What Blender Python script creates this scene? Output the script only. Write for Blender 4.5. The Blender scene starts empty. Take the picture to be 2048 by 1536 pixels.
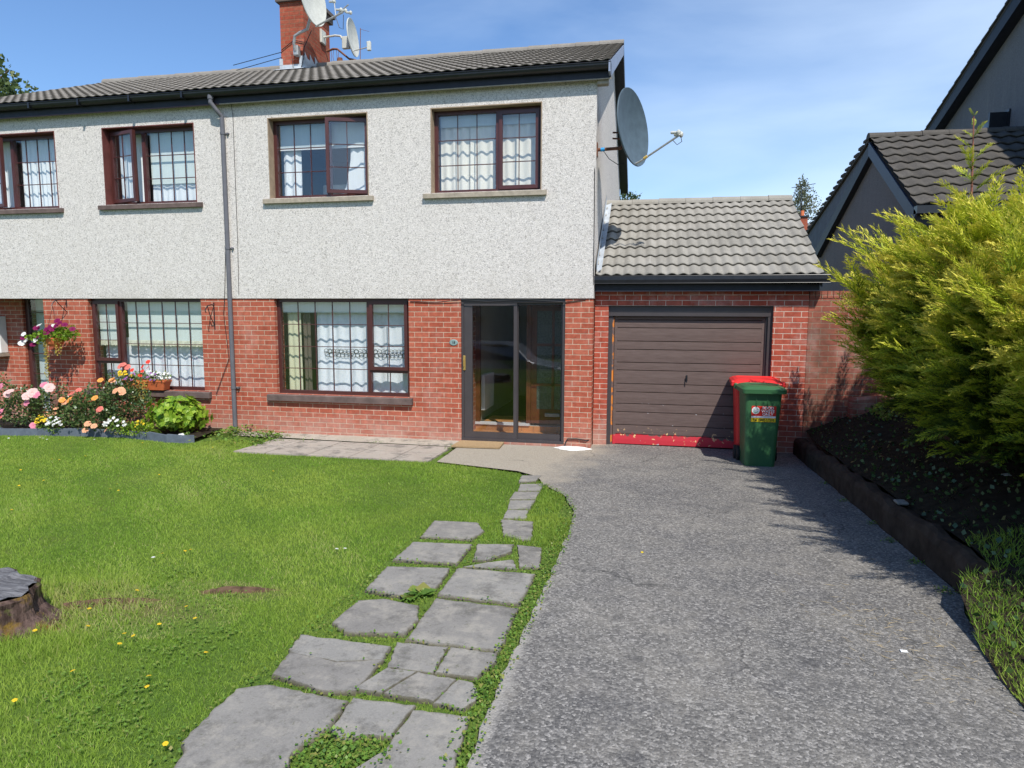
import bpy, math, random
import numpy as np
from mathutils import Vector, Matrix
rng = np.random.default_rng(7); random.seed(7)
SC = bpy.context.scene
COL = SC.collection
rad = math.radians
# ------------------------------------------------------------------ camera
def make_camera():
    p, y, r = .1094, .2014, .0038
    cy, sy, cp, sp, cr, sr = math.cos(y), math.sin(y), math.cos(p), math.sin(p), math.cos(r), math.sin(r)
    fw = Vector((-sy*cp, cy*cp, -sp)); ri = Vector((cy, sy, 0)); up = ri.cross(fw)
    r2 = ri*cr + up*sr; u2 = -ri*sr + up*cr
    cam = bpy.data.cameras.new('camera'); o = bpy.data.objects.new('camera', cam); COL.objects.link(o)
    M = Matrix(((r2.x, u2.x, -fw.x, .7516), (r2.y, u2.y, -fw.y, -9.3401), (r2.z, u2.z, -fw.z, 1.9545), (0, 0, 0, 1)))
    o.matrix_world = M
    cam.sensor_width = 36; cam.lens = 1315.83/2048*36; cam.clip_end = 3000; cam.clip_start = .05
    SC.camera = o
make_camera()
# ------------------------------------------------------------------ sun, sky, exposure
SUN = Vector((1, -1.85, 2.75)).normalized()          # towards the sun
sl = bpy.data.lights.new('sun', 'SUN'); sl.energy = 4.9; sl.angle = rad(.55); sl.color = (1, .955, .88)
so = bpy.data.objects.new('sun', sl); COL.objects.link(so); so.rotation_euler = SUN.to_track_quat('Z', 'Y').to_euler(); so.location = (10, -16, 24)
W = bpy.data.worlds.new('World'); SC.world = W; W.use_nodes = True
def build_world():
    nt = W.node_tree; nt.nodes.clear(); N = nt.nodes.new; L = nt.links.new
    sky = N('ShaderNodeTexSky'); sky.sky_type = 'NISHITA'; sky.sun_disc = False
    sky.sun_elevation = math.asin(SUN.z); sky.sun_rotation = math.atan2(SUN.x, SUN.y)
    sky.air_density = 1.15; sky.dust_density = .3; sky.ozone_density = 2.6; sky.altitude = 50
    tc = N('ShaderNodeTexCoord'); mp = N('ShaderNodeMapping'); mp.inputs['Rotation'].default_value = (0, rad(-14), rad(20)); mp.inputs['Scale'].default_value = (1.0, 1.2, 5.0)
    L(tc.outputs['Generated'], mp.inputs['Vector'])
    n1 = N('ShaderNodeTexNoise'); n1.inputs['Scale'].default_value = 1.5; n1.inputs['Detail'].default_value = 7; n1.inputs['Roughness'].default_value = .5; n1.inputs['Distortion'].default_value = .3
    L(mp.outputs[0], n1.inputs['Vector'])
    sep = N('ShaderNodeSeparateXYZ'); L(tc.outputs['Generated'], sep.inputs[0])
    # thin high cloud, denser to the right and towards the horizon
    m1 = N('ShaderNodeMath'); m1.operation = 'MULTIPLY_ADD'; m1.inputs[1].default_value = .75; m1.inputs[2].default_value = .30; L(sep.outputs['X'], m1.inputs[0])
    m2 = N('ShaderNodeMath'); m2.operation = 'MULTIPLY_ADD'; m2.inputs[1].default_value = -.75; L(sep.outputs['Z'], m2.inputs[0]); L(m1.outputs[0], m2.inputs[2])
    m3 = N('ShaderNodeMath'); m3.operation = 'MULTIPLY_ADD'; m3.inputs[1].default_value = 1.7; L(n1.outputs['Fac'], m3.inputs[0]); m3.inputs[2].default_value = -.62
    m4 = N('ShaderNodeMath'); m4.operation = 'ADD'; m4.use_clamp = True; L(m2.outputs[0], m4.inputs[0]); L(m3.outputs[0], m4.inputs[1])
    m5 = N('ShaderNodeMath'); m5.operation = 'MULTIPLY'; m5.inputs[1].default_value = .62; L(m4.outputs[0], m5.inputs[0])
    tn = N('ShaderNodeMixRGB'); tn.blend_type = 'MULTIPLY'; tn.inputs['Fac'].default_value = 1; tn.inputs['Color2'].default_value = (.78, .95, 1.16, 1); L(sky.outputs[0], tn.inputs['Color1'])
    mx = N('ShaderNodeMixRGB'); mx.inputs['Color2'].default_value = (7.0, 8.3, 9.8, 1); L(m5.outputs[0], mx.inputs['Fac']); L(tn.outputs[0], mx.inputs['Color1'])
    bg = N('ShaderNodeBackground'); bg.inputs['Strength'].default_value = .125; L(mx.outputs[0], bg.inputs['Color'])
    out = N('ShaderNodeOutputWorld'); L(bg.outputs[0], out.inputs[0])
build_world()
SC.view_settings.view_transform = 'Standard'; SC.view_settings.look = 'None'; SC.view_settings.gamma = 1
SC.view_settings.exposure = .24
SC.cycles.max_bounces = 8; SC.cycles.transparent_max_bounces = 24
# ------------------------------------------------------------------ materials
class NT:
    def __init__(s, name):
        s.m = bpy.data.materials.new(name); s.m.use_nodes = True; s.nt = s.m.node_tree; s.nt.nodes.clear()
        s.out = s.n('ShaderNodeOutputMaterial')
    def n(s, t, **k):
        o = s.nt.nodes.new(t)
        for a, b in k.items(): setattr(o, a, b)
        return o
    def l(s, a, b): s.nt.links.new(a, b)
    def i(s, node, **k):
        for a, b in k.items():
            key = a.replace('_', ' ')
            if hasattr(b, 'node'): s.l(b, node.inputs[key])
            else: node.inputs[key].default_value = b
        return node
    def pos(s): return s.n('ShaderNodeNewGeometry').outputs['Position']
    def obj(s): return s.n('ShaderNodeTexCoord').outputs['Object']
    def map(s, v, scale=(1, 1, 1), loc=(0, 0, 0), rot=(0, 0, 0)):
        m = s.n('ShaderNodeMapping'); s.l(v, m.inputs[0]); m.inputs['Scale'].default_value = scale; m.inputs['Location'].default_value = loc; m.inputs['Rotation'].default_value = rot
        return m.outputs[0]
    def noise(s, v, scale, detail=3, rough=.5, dist=0):
        m = s.n('ShaderNodeTexNoise'); s.l(v, m.inputs['Vector'])
        m.inputs['Scale'].default_value = scale; m.inputs['Detail'].default_value = detail; m.inputs['Roughness'].default_value = rough; m.inputs['Distortion'].default_value = dist
        return m.outputs['Fac']
    def vor(s, v, scale, out='Distance', feature='F1'):
        m = s.n('ShaderNodeTexVoronoi'); m.feature = feature; s.l(v, m.inputs['Vector']); m.inputs['Scale'].default_value = scale
        return m.outputs[out]
    def ramp(s, f, a, b, c0=0., c1=1.):
        m = s.n('ShaderNodeMapRange'); s.l(f, m.inputs[0]); m.inputs[1].default_value = a; m.inputs[2].default_value = b; m.inputs[3].default_value = c0; m.inputs[4].default_value = c1
        return m.outputs[0]
    def mix(s, f, a, b, mode='MIX'):
        m = s.n('ShaderNodeMixRGB', blend_type=mode)
        for k, v in (('Fac', f), ('Color1', a), ('Color2', b)):
            if hasattr(v, 'node'): s.l(v, m.inputs[k])
            else: m.inputs[k].default_value = v if isinstance(v, (int, float)) else (*v[:3], 1)
        return m.outputs[0]
    def math(s, op, a, b=0., clamp=False):
        m = s.n('ShaderNodeMath', operation=op, use_clamp=clamp)
        for k, v in ((0, a), (1, b)):
            if hasattr(v, 'node'): s.l(v, m.inputs[k])
            else: m.inputs[k].default_value = v
        return m.outputs[0]
    def bump(s, h, strength=.5, dist=.01):
        m = s.n('ShaderNodeBump'); s.l(h, m.inputs['Height']); m.inputs['Strength'].default_value = strength; m.inputs['Distance'].default_value = dist
        return m.outputs[0]
    def bsdf(s, col, rough=.8, spec=.3, normal=None, metal=0, coat=0):
        b = s.n('ShaderNodeBsdfPrincipled')
        for k, v in (('Base Color', col), ('Roughness', rough), ('Specular IOR Level', spec), ('Metallic', metal), ('Coat Weight', coat)):
            if hasattr(v, 'node'): s.l(v, b.inputs[k])
            else: b.inputs[k].default_value = v if isinstance(v, (int, float)) else (*v[:3], 1)
        if normal is not None: s.l(normal, b.inputs['Normal'])
        s.l(b.outputs[0], s.out.inputs[0]); return b
def plain(name, col, rough=.6, spec=.4, var=.12, scale=6, metal=0, coat=0, bump=0, bs=60):
    t = NT(name); p = t.pos(); f = t.noise(p, scale, 5, .6)
    c = t.mix(t.ramp(f, .3, .7), [x*(1-var) for x in col], [min(1, x*(1+var)) for x in col])
    nn = t.bump(t.noise(p, bs, 3), bump, .004) if bump else None
    t.bsdf(c, rough, spec, nn, metal, coat); return t.m
def boxuv(t, dx=0, dz=0):
    g = t.n('ShaderNodeNewGeometry'); sp = t.n('ShaderNodeSeparateXYZ'); t.l(g.outputs['Position'], sp.inputs[0])
    sn = t.n('ShaderNodeSeparateXYZ'); t.l(g.outputs['True Normal'], sn.inputs[0])
    ax = t.math('ABSOLUTE', sn.outputs['X']); k = t.math('GREATER_THAN', ax, .7)
    h = t.n('ShaderNodeMix'); h.data_type = 'FLOAT'; t.l(k, h.inputs[0]); t.l(sp.outputs['X'], h.inputs[2]); t.l(sp.outputs['Y'], h.inputs[3])
    az = t.math('GREATER_THAN', t.math('ABSOLUTE', sn.outputs['Z']), .7)
    v = t.n('ShaderNodeMix'); v.data_type = 'FLOAT'; t.l(az, v.inputs[0]); t.l(sp.outputs['Z'], v.inputs[2]); t.l(sp.outputs['Y'], v.inputs[3])
    c = t.n('ShaderNodeCombineXYZ'); t.l(t.math('SUBTRACT', h.outputs[0], dx), c.inputs[0]); t.l(t.math('SUBTRACT', v.outputs[0], dz), c.inputs[1])
    return c.outputs[0], g.outputs['Position']
def brick(name, ca, cb, mort, dx=.0625, dz=0, eff=.3, dirt=.1, ms=.0045):
    t = NT(name); uv, p = boxuv(t, dx, dz)
    warp = t.n('ShaderNodeTexNoise'); t.l(p, warp.inputs['Vector']); warp.inputs['Scale'].default_value = 9
    ofs = t.n('ShaderNodeVectorMath', operation='MULTIPLY_ADD'); t.l(warp.outputs['Color'], ofs.inputs[0]); ofs.inputs[1].default_value = (.004, .004, 0); t.l(uv, ofs.inputs[2])
    b = t.n('ShaderNodeTexBrick'); t.l(ofs.outputs[0], b.inputs['Vector'])
    b.inputs['Scale'].default_value = 1; b.inputs['Brick Width'].default_value = .225; b.inputs['Row Height'].default_value = .075
    b.inputs['Mortar Size'].default_value = ms; b.inputs['Mortar Smooth'].default_value = .25; b.inputs['Bias'].default_value = -.1
    b.inputs['Color1'].default_value = (*ca, 1); b.inputs['Color2'].default_value = (*cb, 1); b.inputs['Mortar'].default_value = (*mort, 1)
    n = t.noise(p, 14, 6, .65); n2 = t.noise(p, 1.1, 4, .6); n3 = t.noise(p, 90, 2)
    c = t.mix(t.ramp(n, .3, .7), (.72, .72, .72), (1.2, 1.2, 1.2)); c = t.mix(1, b.outputs['Color'], c, 'MULTIPLY')
    c = t.mix(t.math('MULTIPLY', t.ramp(t.noise(p, 2.3, 6, .7), .52, .72), eff), c, (.62, .5, .44))
    c = t.mix(t.math('MULTIPLY', t.ramp(n2, .5, .75), dirt), c, (.06, .05, .035))
    z = t.n('ShaderNodeSeparateXYZ'); t.l(p, z.inputs[0])
    c = t.mix(t.math('MULTIPLY', t.ramp(z.outputs['Z'], .45, .05), t.ramp(t.noise(p, 3.1, 5, .7), .35, .75, .1, .65)), c, (.5, .38, .31))
    h = t.math('ADD', t.math('MULTIPLY', b.outputs['Fac'], -1), t.math('MULTIPLY', n3, .35))
    t.bsdf(c, .9, .2, t.bump(h, .7, .006)); return t.m
M = {}
M['brick'] = brick('red_brick', (.335, .078, .044), (.42, .122, .074), (.54, .42, .31), eff=.16)
M['brick_g'] = brick('garage_brick', (.35, .072, .042), (.41, .115, .078), (.60, .50, .41), dx=.1031, dz=.0236, eff=.35)
M['brick_p'] = brick('weathered_brick', (.25, .075, .052), (.33, .11, .072), (.30, .24, .17), dx=.02, dz=.02, eff=.35, dirt=.75)
M['brick_c'] = brick('chimney_brick', (.30, .065, .036), (.38, .105, .06), (.26, .16, .10), dx=0, dz=0, eff=.12, dirt=.4)
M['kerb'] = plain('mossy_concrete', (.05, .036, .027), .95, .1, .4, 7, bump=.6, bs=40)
def roughcast(name, col, speck, amt):
    t = NT(name); p = t.pos()
    v = t.n('ShaderNodeTexVoronoi'); t.l(p, v.inputs['Vector']); v.inputs['Scale'].default_value = 105; v.inputs['Randomness'].default_value = 1
    n = t.noise(p, 80, 3, .8); n2 = t.noise(p, 34, 4, .7); big = t.noise(p, .8, 4, .6); st = t.noise(t.map(p, (3, 3, .35)), 2, 4, .6)
    hs = t.n('ShaderNodeSeparateColor'); t.l(v.outputs['Color'], hs.inputs[0])
    c = t.mix(t.ramp(hs.outputs[0], .0, 1.), [x*.80 for x in col], [min(1, x*1.14) for x in col])
    c = t.mix(t.math('MULTIPLY', t.ramp(t.math('ADD', n, t.math('MULTIPLY', n2, .5)), .78, .92), amt), c, speck)
    c = t.mix(t.ramp(big, .35, .75, 0, .10), c, (.46, .42, .36)); c = t.mix(t.ramp(st, .52, .8, 0, .18), c, (.4, .37, .32))
    sp = t.n('ShaderNodeSeparateXYZ'); t.l(p, sp.inputs[0]); c = t.mix(t.math('MULTIPLY', t.ramp(sp.outputs['Z'], 2.5, 2.15), t.ramp(t.noise(p, 2.5, 4), .4, .7, 0, .35)), c, (.38, .35, .30))
    h = t.math('ADD', t.math('MULTIPLY', v.outputs['Distance'], -.5), n)
    t.bsdf(c, .95, .15, t.bump(h, .8, .008)); return t.m
M['rough'] = roughcast('white_roughcast', (.66, .62, .58), (.15, .135, .125), .85)
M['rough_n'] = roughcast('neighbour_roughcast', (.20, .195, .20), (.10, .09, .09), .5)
M['smooth'] = plain('tan_render', (.29, .22, .155), .9, .2, .18, 9, bump=.3)
M['smooth_m'] = plain('maroon_render', (.13, .04, .035), .7, .3, .2, 9)
M['sill'] = plain('stone_sill', (.33, .285, .225), .9, .2, .22, 14, bump=.5)
M['sill_b'] = plain('brown_sill', (.12, .085, .075), .75, .3, .3, 8, bump=.3)
M['upvc'] = plain('mahogany_frame', (.068, .021, .019), .35, .5, .15, 5)
M['upvc_b'] = plain('brown_aluminium', (.052, .044, .046), .4, .5, .1, 5)
M['black'] = plain('black_plastic', (.012, .013, .017), .35, .5, .3, 12)
M['fascia'] = plain('dark_fascia', (.016, .017, .026), .55, .4, .3, 12)
M['grey_pipe'] = plain('grey_plastic_pipe', (.115, .115, .13), .45, .4, .12, 8)
M['white'] = plain('white_paint', (.72, .72, .70), .6, .3, .06, 5)
M['lead'] = plain('lead_flashing', (.42, .45, .48), .6, .4, .2, 9)
M['steel'] = plain('galvanised_steel', (.42, .42, .41), .45, .5, .2, 20, metal=.5)
M['rust'] = plain('rusty_steel', (.17, .07, .04), .8, .3, .4, 25)
M['dish_d'] = plain('dark_grey_dish', (.062, .092, .115), .5, .4, .18, 9)
M['dish_l'] = plain('light_grey_dish', (.50, .50, .45), .55, .4, .12, 9)
M['cable'] = plain('black_cable', (.02, .02, .022), .5, .3)
M['blue'] = plain('blue_tape', (.03, .30, .62), .5, .3)
M['yellowp'] = plain('yellow_clip', (.62, .42, .12), .5, .3)
M['brass'] = plain('brass', (.55, .38, .12), .35, .5, .2, 30, metal=.6)
M['terra'] = plain('terracotta_plastic', (.55, .14, .05), .6, .35, .1, 12)
M['wood'] = plain('mahogany_door', (.16, .045, .02), .4, .45, .3, 9)
M['ochre'] = plain('orange_tile', (.55, .25, .09), .5, .4, .3, 4)
M['cream'] = plain('cream_wall', (.55, .52, .44), .85, .2, .06, 2)
M['room'] = plain('room_wall', (.30, .29, .27), .9, .2, .1, 1)
M['carpet'] = plain('dark_carpet', (.10, .075, .06), .95, .1, .3, 20)
M['mat'] = plain('coir_mat', (.34, .235, .13), .98, .05, .2, 60, bump=1, bs=350)
M['trunk'] = plain('conifer_bark', (.085, .045, .032), .95, .1, .35, 12, bump=1, bs=30)
M['bark'] = plain('tree_bark', (.12, .095, .075), .95, .1, .3, 8, bump=.8, bs=30)
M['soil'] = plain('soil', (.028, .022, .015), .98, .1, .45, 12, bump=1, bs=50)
M['slate'] = plain('grey_edging', (.10, .12, .15), .8, .25, .2, 12, bump=.3)
M['whitep'] = plain('white_cement', (.78, .76, .71), .9, .2, .08, 20, bump=.5)
M['tyre'] = plain('tyre_rubber', (.02, .02, .02), .8, .3)
def fabric(name, col, pat=None, translucent=.25):
    t = NT(name); p = t.pos()
    f = t.noise(t.map(p, (30, 1, 1.2)), 3, 3)
    c = t.mix(t.ramp(f, .3, .7), [x*.93 for x in col], col)
    if pat:
        v = t.vor(p, 22); c = t.mix(t.math('MULTIPLY', t.ramp(v, .25, .5), .35), c, pat)
    d = t.n('ShaderNodeBsdfDiffuse'); t.l(c, d.inputs[0]); tr = t.n('ShaderNodeBsdfTranslucent'); t.l(c, tr.inputs[0])
    m = t.n('ShaderNodeMixShader'); m.inputs[0].default_value = translucent; t.l(d.outputs[0], m.inputs[1]); t.l(tr.outputs[0], m.inputs[2]); t.l(m.outputs[0], t.out.inputs[0])
    return t.m
M['cur_cream'] = fabric('cream_curtain', (.90, .87, .76), translucent=.15)
M['cur_white'] = fabric('white_curtain', (.88, .92, .93), translucent=.15)
M['cur_yellow'] = fabric('pale_yellow_curtain', (.78, .78, .55))
M['net'] = fabric('white_net', (.78, .85, .92), (.95, .97, .98), translucent=.12)
M['blind'] = fabric('pale_blind', (.74, .82, .78), translucent=.15)
M['blind_b'] = fabric('grey_blind', (.62, .70, .70), translucent=.15)
M['fringe'] = fabric('cream_fringe', (.85, .85, .68))
M['lace'] = fabric('dark_lace', (.12, .13, .13))
def glass(name, tint=(.93, .96, .96), refl=1.0, minr=.05):
    t = NT(name); tr = t.n('ShaderNodeBsdfTransparent'); tr.inputs[0].default_value = (*tint, 1)
    g = t.n('ShaderNodeBsdfGlossy'); g.inputs['Roughness'].default_value = .015; g.inputs['Color'].default_value = (.95, .97, 1, 1)
    f = t.n('ShaderNodeLayerWeight'); f.inputs[0].default_value = .5
    k = t.math('ADD', t.math('MULTIPLY', t.math('POWER', f.outputs['Facing'], 4.), .8), minr*refl*.5, True)
    m = t.n('ShaderNodeMixShader'); t.l(k, m.inputs[0]); t.l(tr.outputs[0], m.inputs[1]); t.l(g.outputs[0], m.inputs[2]); t.l(m.outputs[0], t.out.inputs[0])
    return t.m
M['glass'] = glass('window_glass', (.985, .99, .99), 1.0, .13); M['glass_d'] = glass('porch_glass', (.86, .87, .88), 1.4, .06)
M['glass_p'] = plain('patterned_glass', (.10, .12, .11), .15, .6, .8, 70)
M['glass_car'] = plain('car_glass', (.02, .022, .025), .08, .6)
def tile(name, a, b, lich):
    t = NT(name); p = t.pos(); at = t.n('ShaderNodeAttribute'); at.attribute_name = 'tint'
    n = t.noise(p, 3, 6, .65); n2 = t.noise(p, 28, 4, .7)
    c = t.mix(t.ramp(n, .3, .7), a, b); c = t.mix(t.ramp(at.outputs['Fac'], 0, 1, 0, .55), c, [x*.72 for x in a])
    c = t.mix(t.ramp(n2, .5, .75, 0, .5), c, lich); c = t.mix(t.ramp(at.outputs['Fac'], 1.2, 1.8, 0, .62), c, (.06, .055, .05))  # last mix paints the shadow gap under each lap onto course edges
    t.bsdf(c, .95, .15, t.bump(n2, .5, .006)); return t.m
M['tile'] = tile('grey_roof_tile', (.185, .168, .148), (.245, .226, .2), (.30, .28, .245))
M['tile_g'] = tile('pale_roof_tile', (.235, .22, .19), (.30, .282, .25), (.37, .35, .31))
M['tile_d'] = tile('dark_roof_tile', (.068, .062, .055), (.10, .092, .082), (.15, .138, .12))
def drive_mat():
    t = NT('worn_driveway'); p = t.pos(); sp = t.n('ShaderNodeSeparateXYZ'); t.l(p, sp.inputs[0])
    v = t.n('ShaderNodeTexVoronoi'); t.l(p, v.inputs['Vector']); v.inputs['Scale'].default_value = 80
    h = t.n('ShaderNodeSeparateColor'); t.l(v.outputs['Color'], h.inputs[0])
    fine = t.noise(p, 60, 5, .75); big = t.noise(p, .7, 5, .65, .5); mid = t.noise(p, 4, 6, .68)
    c = t.mix(t.ramp(big, .38, .62), (.118, .113, .108), (.19, .178, .158))
    st = t.mix(t.ramp(h.outputs[0], .35, 1), (.06, .058, .057), (.44, .415, .38))
    c = t.mix(t.ramp(fine, .42, .60, .10, .78), c, st)
    c = t.mix(t.ramp(mid, .50, .75, 0, .38), c, (.30, .275, .235))
    c = t.mix(t.ramp(t.noise(p, 2.1, 5, .75), .56, .68, 0, .5), c, (.09, .088, .088))
    # paler crumbled rim along the lawn side, tyre-worn paler tracks
    ed = t.math('ADD', sp.outputs['X'], t.math('MULTIPLY', t.noise(p, 9, 4, .7), .10))
    c = t.mix(t.math('MULTIPLY', t.ramp(ed, .235, .195, 0, .7), t.ramp(sp.outputs['Y'], -3.6, -4.2)), c, (.33, .31, .28))
    # paler concrete apron at the front door
    e = t.math('ADD', t.math('MULTIPLY', sp.outputs['X'], -1.0), t.math('MULTIPLY', t.noise(p, 1.6, 5, .7), 1.3))
    e = t.math('ADD', e, t.math('MULTIPLY', sp.outputs['Y'], .16))
    k = t.ramp(e, .25, .75); cc = t.mix(t.ramp(fine, .35, .65), (.22, .19, .15), (.40, .36, .29))
    c = t.mix(k, c, cc)
    # oil drips
    for (x, y, r) in ((.62, -5.62, .04), (.74, -6.1, .05), (.50, -6.15, .03), (1.6, -5.95, .06), (.75, -6.9, .05)):
        d = t.n('ShaderNodeVectorMath', operation='DISTANCE'); t.l(t.map(p, (1, 1, 0)), d.inputs[0]); d.inputs[1].default_value = (x, y, 0)
        q = t.math('ADD', d.outputs['Value'], t.math('MULTIPLY', t.noise(p, 12, 4, .7), .16)); c = t.mix(t.ramp(q, r+.10, r+.02, 0, .6), c, (.045, .045, .048))
    # thin cracks
    cr = t.n('ShaderNodeTexVoronoi'); cr.feature = 'DISTANCE_TO_EDGE'; wv = t.n('ShaderNodeVectorMath', operation='MULTIPLY_ADD'); nz = t.n('ShaderNodeTexNoise'); t.l(p, nz.inputs['Vector']); nz.inputs['Scale'].default_value = 2.5; nz.inputs['Detail'].default_value = 6; t.l(nz.outputs['Color'], wv.inputs[0]); wv.inputs[1].default_value = (.6, .6, 0); t.l(p, wv.inputs[2]); t.l(wv.outputs[0], cr.inputs['Vector']); cr.inputs['Scale'].default_value = .55
    c = t.mix(t.math('MULTIPLY', t.ramp(cr.outputs['Distance'], .006, .001), t.ramp(t.noise(p, .8, 2), .48, .55, 0, .55)), c, (.03, .03, .03))
    hh = t.math('ADD', t.math('MULTIPLY', v.outputs['Distance'], -.8), fine)
    t.bsdf(c, .88, .25, t.bump(hh, .8, .006)); return t.m
M['drive'] = drive_mat()
def slab_mat(name, a, b, edge=True):
    t = NT(name); p = t.pos(); n = t.noise(p, 2.2, 5, .65); f = t.noise(p, 110, 4, .7); o = t.n('ShaderNodeObjectInfo'); at = t.n('ShaderNodeAttribute'); at.attribute_name = 'rim'
    c = t.mix(t.ramp(n, .3, .7), a, b); c = t.mix(t.ramp(f, .35, .7, 0, .5), c, [x*1.35 for x in b])
    c = t.mix(t.ramp(o.outputs['Random'], 0, 1, 0, .35), c, (.12, .105, .095))
    c = t.mix(t.ramp(t.noise(p, 7, 6, .75), .48, .64, 0, .65), c, (.32, .295, .25)); c = t.mix(t.ramp(t.noise(p, 4.3, 7, .8), .50, .63, 0, .7), c, (.095, .09, .08)); c = t.mix(t.ramp(t.noise(p, 26, 4, .8), .60, .68, 0, .6), c, (.09, .095, .05))
    e = t.math('ADD', at.outputs['Fac'], t.math('MULTIPLY', t.noise(p, 22, 5, .75), .9)); c = t.mix(t.ramp(e, .98, 1.4, 0, .8), c, (.085, .075, .045))
    t.bsdf(c, .92, .2, t.bump(t.math('ADD', f, t.math('MULTIPLY', t.noise(p, 18, 4), 1.5)), .5, .003)); return t.m
M['slab'] = slab_mat('grey_slab', (.178, .170, .156), (.245, .234, .212))
M['patio'] = slab_mat('beige_slab', (.33, .275, .225), (.43, .375, .32))
M['concrete'] = slab_mat('pale_concrete', (.36, .31, .24), (.5, .45, .37))
def tinted(name, cols, rough=.6, trans=.35, nscale=1.2, patch=None, spec=.3):
    t = NT(name); at = t.n('ShaderNodeAttribute'); at.attribute_name = 'tint'
    r = t.n('ShaderNodeValToRGB'); t.l(at.outputs['Fac'], r.inputs[0]); el = r.color_ramp.elements
    while len(el) < len(cols): el.new(.5)
    for k, (p_, c_) in enumerate(cols): el[k].position = p_; el[k].color = (*c_, 1)
    c = r.outputs[0]
    if patch: c = t.mix(t.ramp(t.noise(t.pos(), nscale, 4, .6), .42, .68, 0, .8), c, patch)
    b = t.n('ShaderNodeBsdfPrincipled'); t.l(c, b.inputs['Base Color']); b.inputs['Roughness'].default_value = rough; b.inputs['Specular IOR Level'].default_value = spec
    tr = t.n('ShaderNodeBsdfTranslucent'); t.l(c, tr.inputs[0]); m = t.n('ShaderNodeMixShader'); m.inputs[0].default_value = trans
    t.l(b.outputs[0], m.inputs[1]); t.l(tr.outputs[0], m.inputs[2]); t.l(m.outputs[0], t.out.inputs[0]); return t.m
M['grass'] = tinted('grass_blades', [(0, (.14, .245, .03)), (.5, (.255, .41, .05)), (.82, (.38, .51, .09)), (1, (.56, .50, .24))], .6, .5, .9, (.38, .48, .08))
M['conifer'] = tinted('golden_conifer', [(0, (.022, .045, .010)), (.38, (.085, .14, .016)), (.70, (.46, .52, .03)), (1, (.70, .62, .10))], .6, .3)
M['leaf_rose'] = tinted('rose_leaf', [(0, (.03, .065, .02)), (.7, (.09, .15, .04)), (1, (.18, .17, .07))], .35, .2, spec=.5)
M['leaf_lime'] = tinted('lime_leaf', [(0, (.12, .24, .02)), (.6, (.26, .40, .03)), (1, (.40, .50, .07))], .4, .35)
M['leaf_weed'] = tinted('weed_leaf', [(0, (.06, .14, .02)), (.6, (.16, .28, .04)), (1, (.24, .22, .06))], .5, .3)
M['leaf_tree'] = tinted('tree_leaf', [(0, (.03, .055, .015)), (.6, (.07, .11, .03)), (1, (.14, .17, .06))], .5, .3)
M['leaf_far'] = tinted('far_tree_leaf', [(0, (.10, .12, .07)), (.6, (.19, .2, .12)), (1, (.26, .25, .16))], .6, .3)
M['leaf_trail'] = tinted('golden_trailing_leaf', [(0, (.30, .24, .03)), (1, (.62, .50, .12))], .5, .3)
def petal(name, c): return tinted(name, [(0, [x*.75 for x in c]), (1, c)], .6, .35, spec=.2)
M['p_pink'] = petal('pink_petal', (.85, .30, .42)); M['p_pale'] = petal('pale_pink_petal', (.9, .62, .58)); M['p_peach'] = petal('peach_petal', (.92, .48, .28))
M['p_orange'] = petal('orange_petal', (.95, .42, .10)); M['p_coral'] = petal('coral_petal', (.88, .25, .20)); M['p_red'] = petal('red_petal', (.85, .08, .05))
M['p_white'] = petal('white_petal', (.88, .88, .85)); M['p_yellow'] = petal('yellow_petal', (.92, .66, .04)); M['p_mag'] = petal('magenta_petal', (.24, .01, .09)); M['p_purple'] = petal('purple_petal', (.42, .16, .50))
def lawn_mat():
    t = NT('lawn_ground'); p = t.pos(); n = t.noise(p, 1.1, 5, .65); f = t.noise(p, 45, 4, .7)
    c = t.mix(t.ramp(n, .35, .65), (.085, .15, .025), (.13, .19, .035)); c = t.mix(t.ramp(f, .45, .7, 0, .6), c, (.05, .07, .018))
    c = t.mix(t.ramp(t.noise(p, .6, 4, .7), .6, .75, 0, .5), c, (.17, .14, .06))
    for (x, y, r, sx_) in ((-2.3, -6.08, .20, .35), (-1.75, -5.70, .12, .35), (-2.6, -6.9, .14, .7), (-3.6, -3.3, .08, .8)):
        d = t.n('ShaderNodeVectorMath', operation='DISTANCE'); t.l(t.map(p, (sx_, 1, 0)), d.inputs[0]); d.inputs[1].default_value = (x*sx_, y, 0)
        c = t.mix(t.ramp(t.math('ADD', d.outputs['Value'], t.math('MULTIPLY', t.noise(p, 9, 5, .75), .34)), r+.2, r+.02, 0, .8), c, (.15, .11, .06))
    t.bsdf(c, .95, .1, t.bump(f, 1, .02)); return t.m
M['lawn'] = lawn_mat()
def garage_mat():
    t = NT('brown_garage_door'); p = t.pos(); sp = t.n('ShaderNodeSeparateXYZ'); t.l(p, sp.inputs[0])
    g = t.noise(t.map(p, (1, 1, 12)), 5, 5, .6)
    c = t.mix(t.ramp(g, .3, .7), (.095, .064, .056), (.135, .095, .084))
    # flaked paint: old red coat showing along the bottom, with bare buff spots
    e = t.math('ADD', sp.outputs['Z'], t.math('MULTIPLY', t.noise(p, 5.5, 5, .7), -.30))
    lft = t.ramp(sp.outputs['X'], 1.7, 2.2, 0, -.1)
    c = t.mix(t.ramp(t.math('SUBTRACT', e, lft), .020, .008), c, (.50, .03, .045))
    c = t.mix(t.math('MULTIPLY', t.ramp(t.noise(p, 16, 3, .6), .63, .66), t.ramp(sp.outputs['Z'], .30, .18)), c, (.70, .45, .22))
    c = t.mix(t.math('MULTIPLY', t.ramp(t.noise(p, 9, 3, .6), .69, .71), t.ramp(sp.outputs['Z'], .75, .45)), c, (.45, .44, .46))
    t.bsdf(c, .6, .35, t.bump(g, .15, .003)); return t.m
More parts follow.
